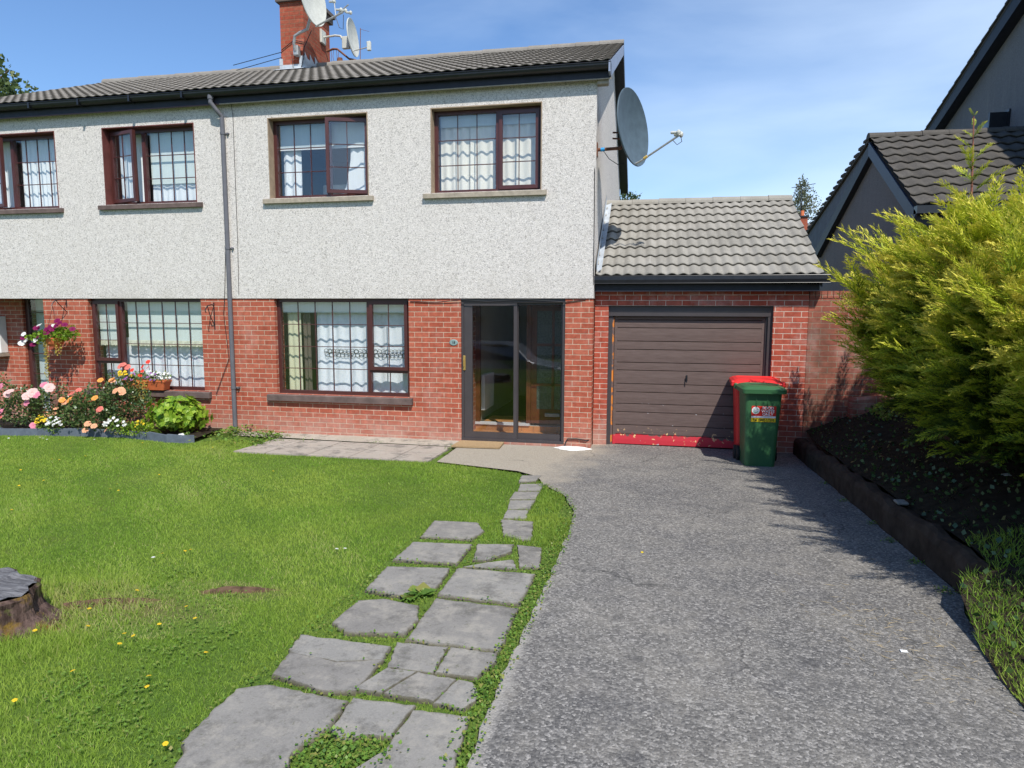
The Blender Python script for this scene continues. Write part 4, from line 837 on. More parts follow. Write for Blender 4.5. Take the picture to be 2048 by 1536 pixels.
wn = MB(); wn.box(X+.17, X+.2, 4.80, 5.85, 4.6, 5.70); ww = wn.build('window', M['black'], NH); MB().box(X+.15, X+.168, 5.25, 5.80, 4.65, 5.65).build('pane', plain('dim_pane', (.05, .06, .08), .1, .6), ww)
bx = MB(); bx.box(X+.12, X+.165, 5.28, 5.33, 4.6, 5.70); bx.box(X-.12, X+.165, 4.85, 4.90, 4.6, 5.66); bx.build('sash', M['black'], ww)
# ================================================================== SATELLITE DISHES
def dish(name, c, n, ra, rb, depth, mat, label, thick=.012):
    """shallow offset dish: centre c, unit normal n, half-width ra, half-height rb"""
    t = thing(name, c, label, 'satellite dish', 'satellite dishes'); n = Vector(n).normalized(); sx = n.cross(Vector((0, 0, 1))).normalized(); up = sx.cross(n)
    R = 9; K = 40; mb = MB(); vs = []
    for side, o in ((0, 0), (1, -thick)):
        for i in range(R+1):
            q = i/R
            for k in range(K):
                a = 2*math.pi*k/K; vs.append(Vector(c)+sx*(ra*q*math.cos(a))+up*(rb*q*math.sin(a))-n*(depth*(1-q*q)-o*1.0))
    m = (R+1)*K; fs = []
    for i in range(R):
        for k in range(K):
            a, b = i*K+k, i*K+(k+1) % K; fs.append((a, b, b+K, a+K)); fs.append((m+a+K, m+b+K, m+b, m+a))
    e = R*K
    mb.add(vs, fs); rim = []
    for (q, o) in ((1., .0), (1.012, .004), (1.018, -.012), (1.0, -.022)):
        rim += [Vector(c)+sx*(ra*q*math.cos(2*math.pi*k/K))+up*(rb*q*math.sin(2*math.pi*k/K))+n*o for k in range(K)]
    mb.add(rim, [(i*K+k, i*K+(k+1) % K, (i+1)*K+(k+1) % K, (i+1)*K+k) for i in range(3) for k in range(K)])
    mb.build('reflector', mat, t, smooth=True)
    return t, n, sx, up
def lnb(mb, p, d, r=.03, L=.11):
    p = Vector(p); d = Vector(d).normalized(); mb.tube([p, p+d*.015, p+d*.03, p+d*.05, p+d*L], [r*.6, r*1.15, r*1.15, r*.6, r*.55], 10)
# large dark dish on the gable
t, n, sx, up = dish('satellite_dish', (.50, .25, 4.50), (.92, -.39, .10), .49, .52, .10, M['dish_d'], 'large dark grey dish on the gable corner beside the sky')
b0 = Vector((.50, .25, 4.50))-up*.50; tip = b0+n*.60+up*.24+Vector((.03, 0, 0))
mb = MB(); mb.tube([b0-n*.02, b0+n*.06+up*.02, tip], .015, 8); mb.build('feed_arm', M['steel'], t)
MB().tube([b0+n*.12+up*.045, b0+n*.17+up*.065], .022, 8).build('clip', M['yellowp'], t)
mb = MB(); lnb(mb, tip+up*.03+n*.02, -n+up*.25, .035, .13); lnb(mb, tip+up*.02+sx*(-.07)+n*.03, -n+up*.2, .035, .12); mb.tube([tip, tip+up*.05], .02, 8); mb.build('receiver', M['dish_l'], t)
mb = MB(); mb.tube([(.012, .13, 4.19), (.34, .13, 4.20), (.36, .16, 4.25), (.355, .22, 4.48)], .022, 10); mb.box(.009, .02, .07, .19, 4.10, 4.28); mb.tube([(.22, .16, 4.42), (.36, .2, 4.42)], .012, 6); mb.tube([(.22, .16, 4.34), (.36, .2, 4.34)], .012, 6); mb.build('bracket', M['rust'], t)
MB().tube([(.06, .13, 4.191), (.115, .13, 4.193)], .026, 10).build('tape_wrap', M['blue'], t)
mb = MB(); mb.tube([(.10, .13, 4.17), (.18, .12, 4.06), (.30, .12, 3.98), (.38, .15, 4.0)], .005, 5); q = tip; mb.tube([q+n*.02, q+Vector((.04, 0, -.08)), q+Vector((-.02, 0, -.12)), q+Vector((-.08, .02, -.05))], .005, 5); mb.build('cable', M['cable'], t)
# light dish on the chimney
t, n, sx, up = dish('satellite_dish', (-5.56, 2.75, 7.80), (.985, -.17, .10), .37, .48, .07, M['dish_l'], 'large pale dish in front of the chimney, cut by the top of the photo')
mb = MB(); mb.tube([(-6.12, 3.10, 6.98), (-6.12, 3.02, 7.02), (-6.12, 2.98, 7.12), (-6.08, 2.95, 7.25), (-5.98, 2.95, 7.30), (-5.80, 2.92, 7.34), (-5.70, 2.86, 7.5), (-5.66, 2.80, 7.7)], .028, 10); mb.cbox(-6.17, -6.07, 3.02, 3.15, 6.93, 7.12, .01); mb.build('bracket', M['steel'], t)
b0 = Vector((-5.56, 2.75, 7.80))-up*.50
mb = MB(); mb.tube([b0-n*.02, b0+n*.62+up*.10], .018, 8); mb.tube([b0+n*.45+up*.07, b0+n*.45+up*.30], .010, 6); mb.tube([b0+n*.5+up*.1, b0+n*.75+up*.2], .012, 6); mb.build('feed_arm', M['steel'], t)
mb = MB(); e = b0+n*.60+up*.14; lnb(mb, e, -n+up*.3, .035, .13); lnb(mb, e+n*.10-up*.04, -n+up*.3, .032, .12); lnb(mb, e+n*.20-up*.10, -n+up*.3, .03, .12); lnb(mb, b0+n*.47+up*.33, -n+up*.2, .035, .13); mb.build('receiver', M['dish_l'], t)
mb = MB(); mb.tube([b0+n*.45+up*.05, b0+n*.5-up*.15, b0+n*.58-up*.2, b0+n*.62+up*.05], .006, 5); mb.tube([(-5.7, 2.9, 7.3), (-5.98, 3.12, 7.1), (-6.0, 3.12, 6.9), (-6.05, 3.1, 6.7)], .008, 5); mb.tube([(-6.48, 3.14, 7.05), (-7.6, 3.2, 6.9)], .007, 5); mb.tube([(-6.48, 3.14, 6.95), (-7.4, 3.0, 6.72)], .007, 5); mb.tube([(-6.48, 3.13, 7.08), (-6.2, 3.13, 7.25), (-6.0, 3.13, 7.2)], .008, 5); mb.tube([(-6.25, 3.12, 7.0), (-6.22, 3.12, 6.6)], .006, 5); mb.build('cable', M['cable'], t)
# small grey dish behind it
t, n, sx, up = dish('satellite_dish', (-5.30, 3.90, 7.53), (.99, .10, .08), .33, .36, .06, M['dish_l'], 'smaller grey dish on a bent arm right of the chimney')
mb = MB(); mb.tube([(-5.99, 3.9, 7.58), (-5.70, 3.9, 7.60), (-5.58, 3.9, 7.58), (-5.53, 3.9, 7.50), (-5.52, 3.9, 7.40)], .022, 8); mb.cbox(-6.0, -5.95, 3.80, 4.0, 7.45, 7.72, .01); mb.cbox(-5.54, -5.38, 3.86, 3.94, 7.32, 7.56, .01); mb.build('bracket', M['dish_l'], t)
b0 = Vector((-5.30, 3.90, 7.53))-up*.26; mb = MB(); mb.tube([b0-n*.03, b0+n*.30+up*.04], .012, 8); mb.build('feed_arm', M['steel'], t)
mb = MB(); mb.cbox(-4.97, -4.89, 3.80, 3.86, 7.22, 7.40, .01); lnb(mb, b0+n*.27+up*.12, n+up*.4, .022, .08); mb.build('receiver', M['dish_l'], t)
mb = MB(); mb.tube([(-5.9, 3.9, 7.30), (-5.75, 3.9, 7.34), (-5.66, 3.9, 7.33), (-5.40, 3.9, 7.12), (-5.25, 3.9, 7.08)], .022, 6); mb.tube([(-5.16, 3.9, 7.05), (-5.14, 3.9, 7.7)], .008, 5); mb.tube([(-5.14, 3.9, 7.68), (-4.95, 3.9, 7.62)], .003, 4)
for k in range(5): a = -5.86+k*.06; mb.tube([(a, 3.9, 7.32), (a-.02+.03*(k % 2), 3.9, 7.2), (a+.01, 3.9, 7.04)], .005, 4)
mb.lathe([(0, .08), (.05, .07), (.06, 0), (.03, -.04), (0, -.05)], (-5.58, 3.85, 7.06), 10)
ja = mb.build('broken_aerial', M['rust'], org=(-5.5, 3.9, 7.05)); props(ja, 'tangle of rusty collapsed aerial parts on the ridge right of the chimney', 'aerial')
# ================================================================== WHEELIE BINS
def loft(mb, secs, cap=True):
    n = len(secs[0]); vs = [p for s in secs for p in s]
    fs = [(i*n+k, i*n+(k+1) % n, (i+1)*n+(k+1) % n, (i+1)*n+k) for i in range(len(secs)-1) for k in range(n)]
    if cap: fs += [tuple(range(n-1, -1, -1)), tuple(range((len(secs)-1)*n, len(secs)*n))]
    return mb.add(vs, fs)
def rr(x0, x1, y0, y1, z, r=.04, n=4, cz=0):
    out = []
    for cx, cy, a0 in ((x1-r, y0+r, -90), (x1-r, y1-r, 0), (x0+r, y1-r, 90), (x0+r, y0+r, 180)):
        for k in range(n+1): a = rad(a0+90*k/n); out.append((cx+r*math.cos(a), cy+r*math.sin(a), z))
    return out
def wheelie(loc, rz_, mat, w, d, h, label, flip=False):
    t = thing('wheelie_bin', loc, label, 'wheelie bin', 'wheelie bins'); t.rotation_euler = (0, 0, rz_); ORG[t.name] = Vector((0, 0, 0))
    hw = w/2
    mb = MB(); loft(mb, [rr(-hw*.78, hw*.78, -.5*d*.72, .5*d*.80, .015, .05), rr(-hw*.78, hw*.78, -.5*d*.74, .5*d*.80, .06, .05), rr(-hw*.86, hw*.86, -.5*d*.86, .5*d*.84, h*.55, .05), rr(-hw*.93, hw*.93, -.5*d*.95, .5*d*.88, h*.93, .045),
        rr(-hw*.93, hw*.93, -.5*d*.95, .5*d*.88, h*.935, .045), rr(-hw*.99, hw*.99, -.5*d*1.0, .5*d*.92, h*.94, .04), rr(-hw*.99, hw*.99, -.5*d, .5*d*.92, h*.975, .04)])
    for x in (-.085, .045): mb.box(x, x+.008, -.5*d*.95-.004, -.5*d*.86, h*.76, h*.925)
    mb.build('body', mat, t)
    # lid: domed with raised centre, hinge lugs and handle bar at the back
    mb = MB(); H = h*.975; y0, y1 = -.5*d-.045, .5*d*.98
    loft(mb, [rr(-hw-.025, hw+.025, y0, y1, H-.045, .05), rr(-hw-.028, hw+.028, y0-.004, y1, H+.005, .05), rr(-hw+.005, hw-.005, y0+.05, y1-.04, H+.032, .05), rr(-hw+.05, hw-.05, y0+.10, y1-.09, H+.045, .05), rr(-hw+.06, hw-.06, y0+.12, y1-.10, H+.036, .05)])
    mb.build('lid', mat, t)
    mb = MB(); mb.tube([(-hw-.03, y1+.035, H-.01), (hw+.03, y1+.035, H-.01)], .017, 8)
    for x in (-hw-.045, -hw*.35, hw*.35-.03, hw+.0): mb.cbox(x, x+.045, y1-.06, y1+.06, H-.045, H+.028, .012)
    mb.build('hinge_bar', mat, t)
    for s in (-1, 1):
        wb = MB(); Mx = Matrix.Rotation(rad(90), 3, 'Y'); wb.lathe([(0, -.022), (.05, -.022), (.09, -.018), (.10, -.01), (.10, .01), (.09, .018), (.05, .022), (0, .022)], (s*(hw*.86), .5*d*.86, .10), 20, Mx); wb.build('wheel', M['tyre'], t)
    ax_ = MB(); ax_.tube([(-hw*.86, .5*d*.86, .10), (hw*.86, .5*d*.86, .10)], .012, 6); ax_.build('axle', M['steel'], t)
    return t
RB = wheelie((2.205, -.02, .004), math.pi-.05, M['red'], .58, .62, 1.06, 'larger bright red bin half hidden behind the green one, against the garage')
GB = wheelie((2.175, -.60, .018), .03, M['green'], .475, .52, 1.02, 'dark green bin with a food waste label on its front')
lz = .735; yy = -.5*.52*.93-.006
def lp(mb, x0, x1, z0, z1, dy=0):
    f = lambda z: -(.26*(.86+(.95-.86)*(z-1.02*.55)/(1.02*.38)))-.003-dy
    return mb.add([(x0, f(z0), z0), (x1, f(z0), z0), (x1, f(z1), z1), (x0, f(z1), z1), (x0, f(z0)+.002, z0), (x1, f(z0)+.002, z0), (x1, f(z1)+.002, z1), (x0, f(z1)+.002, z1)], [(0, 1, 2, 3), (3, 2, 6, 7), (1, 5, 6, 2), (0, 3, 7, 4), (0, 4, 5, 1)])
ls = lp(MB(), -.135, .155, .59, .79).build('label_sticker', M['lab_r'], GB)
lp(MB(), -.133, .153, .642, .664, .0012).build('white_strip', M['lab_w'], ls); lp(MB(), -.133, .153, .592, .638, .0012).build('yellow_strip', M['lab_y'], ls)
dd = MB(); fz = lambda z: -(.26*(.86+.09*(z-.561)/.3876))-.0045
vs = [(-.085+.046*math.cos(a), fz(.735+.046*math.sin(a)), .735+.046*math.sin(a)) for a in [2*math.pi*k/24 for k in range(24)]]; dd.add(vs, [tuple(range(24))]); dd.build('round_logo', M['lab_w'], ls)
dd = MB()
for k, (a0, a1) in enumerate(((20, 150), (200, 330))): dd.add([(-.085+r*math.cos(rad(a)), fz(.735)-.0012-.0002*k, .735+r*math.sin(rad(a))) for r, L in ((.034, 1), (.022, -1)) for a in [a0+(a1-a0)*j/8 for j in range(9)][::L]], [tuple(range(18))])
dd.build('logo_arcs', M['lab_g'], ls)
for s, z in (('FOOD', .768), ('WASTE', .728), ('ONLY', .688)): text(s, .047, (.058, fz(z)-.0015, z-.003), M['lab_w'], ls, .0008)
text('Tel. (042) 57295', .038, (.01, fz(.615)-.002, .614), M['ink'], ls, .0008)
# ================================================================== DOORMAT, CEMENT PATCH, STUMP
mt = MB(); mt.add([(x, y, g1(x, y)+z) for z in (.046, .022) for x, y in ((-1.93, -.50), (-1.24, -.45), (-1.27, .0), (-1.93, -.02))], [(0, 1, 2, 3), (1, 0, 4, 5), (2, 1, 5, 6), (3, 2, 6, 7), (0, 3, 7, 4)])
props(mt.build('doormat', M['mat'], org=(-1.6, -.25, .02)), 'brown coir mat lying on the concrete at the porch door', 'doormat')
cp = MB(); n = 26; pts = []
for k in range(n): a = 2*math.pi*k/n; q = 1+.16*math.sin(3*a)+.1*math.sin(7*a); pts.append((-.24+.24*q*math.cos(a), -.16+.13*q*math.sin(a)))
cp.add([(x*.55+(-.24)*.45, y*.55-.16*.45, g1(0, y)+.045) for x, y in pts]+[(x, y, g1(0, y)+.017) for x, y in pts], [tuple(range(n))]+[(n+i, n+(i+1) % n, (i+1) % n, i) for i in range(n)])
props(cp.build('cement_patch', M['whitep'], org=(-.24, -.16, 0)), 'splash of white cement at the foot of the brick pier', 'cement patch')
ST = thing('tree_stump', (-2.93, -6.50, .19), 'old sawn tree stump with mossy sides at the left edge of the lawn', 'tree stump')
mb = MB(); n = 44; vs = []
def sr(a, z): return (1+.13*math.sin(3*a+1)+.07*math.sin(7*a+2)+.035*math.sin(15*a))*(.33 if z > .1 else .33+.10*(1-z/.1)**1.5*(1+.5*math.sin(5*a)))
for z in (-.04, .0, .04, .08, .12, .16, .19, .205): vs += [(-2.93+sr(2*math.pi*k/n, z)*math.cos(2*math.pi*k/n)*(.94 if z > .2 else 1)+random.uniform(-.007, .007), -6.50+sr(2*math.pi*k/n, z)*math.sin(2*math.pi*k/n)*(.94 if z > .2 else 1)+random.uniform(-.007, .007), .19+z) for k in range(n)]
mb.add(vs, [(i*n+k, i*n+(k+1) % n, (i+1)*n+(k+1) % n, (i+1)*n+k) for i in range(7) for k in range(n)])
t = NT('mossy_stump'); p = t.pos(); st = t.noise(t.map(p, (1, 1, .25)), 22, 5, .7); c = t.mix(t.ramp(st, .35, .65), (.035, .022, .018), (.15, .10, .085)); c = t.mix(t.ramp(t.noise(p, 7, 5, .7), .50, .62, 0, .8), c, (.16, .10, .015)); c = t.mix(t.ramp(t.noise(p, 5, 4, .7), .58, .68, 0, .8), c, (.09, .11, .02)); t.bsdf(c, .95, .1, t.bump(st, 1, .03))
mb.build('bark', t.m, ST)
t = NT('cut_wood'); p = t.pos(); rg = t.noise(t.map(p, (3, 16, 1), rot=(0, 0, .35)), 3, 5, .7, .6); c = t.mix(t.ramp(rg, .3, .7), (.05, .05, .055), (.24, .235, .24)); t.bsdf(c, .9, .2, t.bump(rg, 1, .02))
tp = MB(); tp.add([(-2.93+sr(2*math.pi*k/n, .2)*.95*math.cos(2*math.pi*k/n), -6.50+sr(2*math.pi*k/n, .2)*.95*math.sin(2*math.pi*k/n), .396+.012*math.sin(k*.9)+.01*random.random()) for k in range(n)]+[(-2.93, -6.5, .405)], [(k, (k+1) % n, n) for k in range(n)]); tp.build('cut_top', t.m, ST, smooth=True)
rt = MB(); rt.tube([(-2.62, -6.2, .17), (-2.45, -6.07, .165), (-2.25, -5.99, .16), (-2.1, -5.93, .14)], [.05, .045, .035, .02], 8); props(rt.build('root', M['stump'], org=(-2.4, -6, .2)), 'bare root running out from the stump through dry grass', 'root')
rt = MB(); rt.tube([(-2.0, -5.80, .155), (-1.85, -5.74, .155), (-1.68, -5.69, .15), (-1.5, -5.64, .14)], [.02, .045, .04, .02], 8); props(rt.build('root', M['stump'], org=(-1.8, -5.7, .2)), 'dark exposed root hump in the lawn, away from the stump', 'root')
# ================================================================== FLOWER BED
sb = MB(); pth = [(-13, -1.28), (-9.6, -1.24), (-8.9, -1.17), (-8.3, -1.03), (-7.6, -.90), (-7.0, -.86), (-6.5, -.95), (-6.1, -1.05), (-5.80, -1.03), (-5.72, -.95)]
for i in range(len(pth)-1):
    (x, y), (X_, Y_) = pth[i], pth[i+1]; L_ = math.hypot(X_-x, Y_-y); nx_, ny_ = -(Y_-y)/L_*.03, (X_-x)/L_*.03; h0, h1 = .115+random.uniform(-.012, .012), .115+random.uniform(-.012, .012)
    z0 = g1(0, y); sb.add([(x, y, z0-.03), (X_, Y_, z0-.03), (X_+nx_, Y_+ny_, z0-.03), (x+nx_, y+ny_, z0-.03), (x, y, z0+h0), (X_, Y_, z0+h1), (X_+nx_, Y_+ny_, z0+h1), (x+nx_, y+ny_, z0+h0)], [(3, 2, 1, 0), (4, 5, 6, 7), (0, 1, 5, 4), (1, 2, 6, 5), (2, 3, 7, 6), (3, 0, 4, 7)])
props(sb.build('bed_edging', M['slate'], org=(-8, -1, 0)), 'low blue-grey edging strip curving along the front of the rose bed', 'edging')
props(sheet('flower_bed', [(x, y+.02) for x, y in pth]+[(-5.9, -.02), (-13, -.02)], lambda x, y: g1(x, y)+.06+.015*math.sin(x*6), M['soil']), kind='structure')
def leafball(c, r, n, size, asp=(1, 1, 1), shell=.45, tmin=0, tmax=1, lump=.25, updir=.4):
    """leaf-sized faces through an uneven ellipsoid volume"""
    D = rng.normal(size=(n, 3)); D /= np.linalg.norm(D, axis=1, keepdims=True)
    lum = 1+lump*(np.sin(D[:, 0]*5+c[0]*3)+np.sin(D[:, 1]*6+1+c[1])+np.sin(D[:, 2]*5+2))/2
    q = (shell+(1-shell)*rng.random(n)**.6)*lum; P = np.array(c)+D*q[:, None]*np.array(r)
    O = D*.8+rng.normal(0, .5, (n, 3)); O[:, 2] += updir
    return scatter(LEAF[0], LEAF[1], LEAF[2], P, frames(O), size*rng.uniform(.6, 1.25, n), rng.random(n)*(tmax-tmin)+tmin)
def rose_mesh(name, R=.045, mat=None, flat=.55):
    Vs, Fs, Ts, b = [], [], [], 0
    for ring, (k, r, el, s) in enumerate(((6, .25, 15, 1.0), (6, .18, 38, .85), (5, .10, 60, .7), (4, .03, 78, .5))):
        for j in range(k):
            a = 2*math.pi*(j+.5*(ring % 2))/k+random.uniform(-.15, .15); e = rad(el+random.uniform(-8, 8)); d = np.array([math.cos(a)*math.cos(e), math.sin(a)*math.cos(e), math.sin(e)*flat]); t_ = np.array([-math.sin(a), math.cos(a), 0]); o = np.array([math.cos(a), math.sin(a), 0])*r*R; L = R*s; w_ = R*.62*s
            up_ = np.cross(t_, d)*-1
            V = np.array([o-t_*w_*.4, o+t_*w_*.4, o+d*L*.6+t_*w_+up_*.12*R, o+d*L*.6-t_*w_+up_*.12*R, o+d*L+t_*w_*.5+np.array([0, 0, -.1*R]), o+d*L-t_*w_*.5+np.array([0, 0, -.1*R])])
            Vs.append(V); Fs.append(np.array([[0, 1, 2, 3], [3, 2, 4, 5]])+b); Ts += [random.uniform(.2, 1)]*2; b += 6
    o = npmesh(name, np.concatenate(Vs), np.concatenate(Fs), mat, tint=Ts); return o
PROTO = {}
def put_flowers(parent, pts, mats, R=(.04, .055), name='flower'):
    first = None
    for i, p in enumerate(pts):
        mk = mats[i % len(mats)] if isinstance(mats, list) else mats
        if mk not in PROTO or PROTO[mk] is None:
            o = rose_mesh(name, .05, M[mk]); PROTO[mk] = o.data
        else: o = bpy.data.objects.new(name, PROTO[mk]); COL.objects.link(o)
        o.parent = parent; s = random.uniform(*R)/.05*.86; o.scale = (s, s, s)
        o.location = Vector(p)-ORG[parent.name]; q = Vector((random.gauss(.1, .35), random.gauss(-.75, .3), .75)); o.rotation_euler = q.to_track_quat('Z', 'Y').to_euler(); ORG[o.name] = Vector(p)
def stems(c, r, h, n, rad_=.006):
    mb = MB()
    for k in range(n):
        a = 2*math.pi*k/n+random.random(); e = (c[0]+r[0]*.6*math.cos(a)*random.random(), c[1]+r[1]*.6*math.sin(a)*random.random(), c[2]+r[2]*random.uniform(.2, .8)); b = (c[0]+.05*math.cos(a), c[1]+.05*math.sin(a), h); m_ = ((b[0]+e[0])/2+.02, (b[1]+e[1])/2, (b[2]+e[2])/2)
        mb.tube([b, m_, e], [rad_, rad_*.8, rad_*.4], 5)
    return mb
def bush(name, c, r, n, size, mat, label, cat, flowers=(), group=None, blobs=None, updir=.4, shell=.35):
    size *= .8; z0 = g1(0, c[1])+.05; t = thing(name, (c[0], c[1], z0), label, cat, group)
    parts = [leafball(b[0], b[1], b[2], size, updir=updir, shell=shell) for b in (blobs or [(c, r, n)])]
    npmesh('foliage', *join(parts)[:2], M[mat], t, tint=join(parts)[2]) if False else None
    V, F, T = join(parts); npmesh('foliage', V, F, M[mat], t, tint=T); stems(c, r, z0, 7).build('stem', M['trunk'], t)
    for pts, mk, R in flowers: put_flowers(t, pts, mk, R)
    return t
pinkdark = [(-9.05, -1.0, 0.77), (-8.58, -1.0, 0.53), (-8.24, -1.0, 0.82), (-8.39, -1.0, 0.66), (-9.09, -1.0, 0.38), (-8.48, -1.0, 0.18)]
pinkpale = [(-8.88, -1.0, 0.7), (-8.14, -1.0, 0.78), (-8.45, -1.0, 0.69), (-8.56, -1.0, 0.64), (-8.92, -1.0, 0.66)]
peach = [(-8.22, -.85, .61), (-8.12, -.85, .58), (-8.26, -.85, .53), (-8.2, -.85, .54), (-8.05, -.85, .54), (-8.22, -.85, .45), (-8.42, -.85, .4), (-8.4, -.85, .35), (-8.36, -.85, .32), (-8.24, -.85, .36), (-8.43, -.85, .26)]
bush('rose_bush', (-8.75, -.72, .42), (.5, .35, .38), 1500, .05, 'leaf_rose', 'rose bush with large pink blooms at the left end of the bed', 'rose bush', [(pinkdark, 'p_pink', (.05, .06)), (pinkpale, 'p_pale', (.06, .08)), ([(-8.94, -1, .64), (-9.1, -1, .29)], 'p_coral', (.045, .05))], 'rose bushes',
     [((-8.95, -.72, .40), (.42, .32, .33), 1500), ((-8.45, -.70, .44), (.33, .3, .34), 1300), ((-9.5, -.7, .5), (.45, .35, .45), 800)])
bush('rose_bush', (-8.15, -.62, .35), (.3, .28, .28), 700, .045, 'leaf_rose', 'smaller rose bush covered in clusters of peach blooms', 'rose bush', [(peach, 'p_peach', (.035, .045))], 'rose bushes', [((-8.15, -.60, .34), (.34, .28, .27), 1300)])
bush('rose_bush', (-7.5, -.6, .45), (.5, .35, .4), 1500, .052, 'leaf_rose', 'widest rose bush with orange and coral blooms under the window', 'rose bush',
     [([(-8.07, -.86, .57), (-7.92, -.88, .58), (-7.49, -.72, .88), (-7.29, -.72, .89), (-7.42, -.92, .63)], 'p_orange', (.045, .055)), ([(-7.9, -.72, .71), (-8.04, -.72, .65), (-7.31, -.95, .47), (-7.13, -.7, 1.1), (-7.01, -.7, 1.09), (-7.33, -.94, .46), (-7.07, -.72, 1.13)], 'p_coral', (.045, .06)),
      ([(-7.11, -.86, .74), (-7.0, -.86, .76), (-6.98, -.86, .72), (-7.28, -.72, .88), (-7.48, -1.02, .25), (-7.37, -1.02, .22), (-7.53, -1.02, .15), (-7.16, -1.02, .17)], 'p_peach', (.04, .055))], 'rose bushes',
     [((-7.75, -.62, .38), (.42, .35, .34), 2100), ((-7.25, -.58, .58), (.42, .3, .36), 2000), ((-7.45, -.75, .25), (.4, .28, .2), 600)])
def clump(name, c, r, label, cat, leafmat, petal, nf, R, n=260, size=.03, group=None):
    t = thing(name, (c[0], c[1], g1(0, c[1])+.05), label, cat, group); V, F, T = leafball(c, r, n, size); npmesh('foliage', V, F, M[leafmat], t, tint=T)
    if nf:
        D = rng.normal(size=(nf, 3)); D[:, 2] = abs(D[:, 2])*.8+.1; D[:, 1] = -abs(D[:, 1]); D /= np.linalg.norm(D, axis=1, keepdims=True)
        P = np.array(c)+D*np.array(r)*rng.uniform(.85, 1.1, (nf, 1)); put_flowers(t, [tuple(p) for p in P], petal, R, name='flower')
    return t
clump('bedding_plant', (-8.11, -.98, .20), (.13, .1, .16), 'clump of small white flowers between the pink and orange roses', 'bedding plant', 'leaf_weed', 'p_white', 26, (.014, .022), group='bedding plants')
clump('bedding_plant', (-8.32, -.96, .22), (.13, .1, .13), 'clump of small yellow flowers left of the white ones', 'bedding plant', 'leaf_weed', 'p_yellow', 24, (.016, .024), group='bedding plants')
clump('bedding_plant', (-7.05, -.95, .22), (.2, .08, .14), 'trailing white flowers in front of the dark gap by the orange roses', 'bedding plant', 'leaf_weed', 'p_white', 26, (.014, .024), group='bedding plants')
clump('bedding_plant', (-6.66, -.9, .20), (.06, .06, .12), 'few yellow flowers beside the lime green shrub', 'bedding plant', 'leaf_weed', 'p_yellow', 7, (.018, .026), group='bedding plants', n=80)
clump('bedding_plant', (-5.86, -.95, .12), (.08, .06, .06), 'two white blooms at the corner of the bed edging', 'bedding plant', 'leaf_weed', 'p_white', 3, (.03, .035), group='bedding plants', n=60)
clump('fern', (-6.75, -.85, .16), (.28, .12, .12), 'low feathery green plant behind the bed edging', 'plant', 'leaf_lime', None, 0, None, n=700, size=.028)
def limebush():
    c = (-6.32, -.52, .33); t = thing('shrub', (c[0], c[1], .08), 'rounded lime green broad-leaved shrub at the right end of the bed', 'shrub'); N = 330
    D = rng.normal(size=(N, 3)); D[:, 2] = D[:, 2]*.8+.25; D /= np.linalg.norm(D, axis=1, keepdims=True); P = np.array(c)+D*np.array((.42, .36, .27))*rng.uniform(.62, 1.05, (N, 1))*(1+.13*np.sin(D[:, :1]*6+1)+.12*np.sin(D[:, 2:]*7+D[:, :1]*3)); out = []
    for k in range(7):          # whorls of broad leaves
        a = 2*np.pi*(k+rng.random(N)*.5)/7; e1 = np.cross(D, [0, 0, 1.])+1e-6; e1 /= np.linalg.norm(e1, axis=1, keepdims=True); e2 = np.cross(D, e1)
        L = e1*np.cos(a)[:, None]+e2*np.sin(a)[:, None]+D*.45; out.append(scatter(LEAF[0]*np.array([.9, 1, 1]), LEAF[1], LEAF[2], P, frames(L, D), (.085*rng.uniform(.5, 1.25, N)), rng.random(N)))
    V, F, T = join(out); npmesh('foliage', V, F, M['leaf_lime'], t, tint=T); stems(c, (.4, .3, .2), .05, 9, .008).build('stem', M['trunk'], t)
limebush()
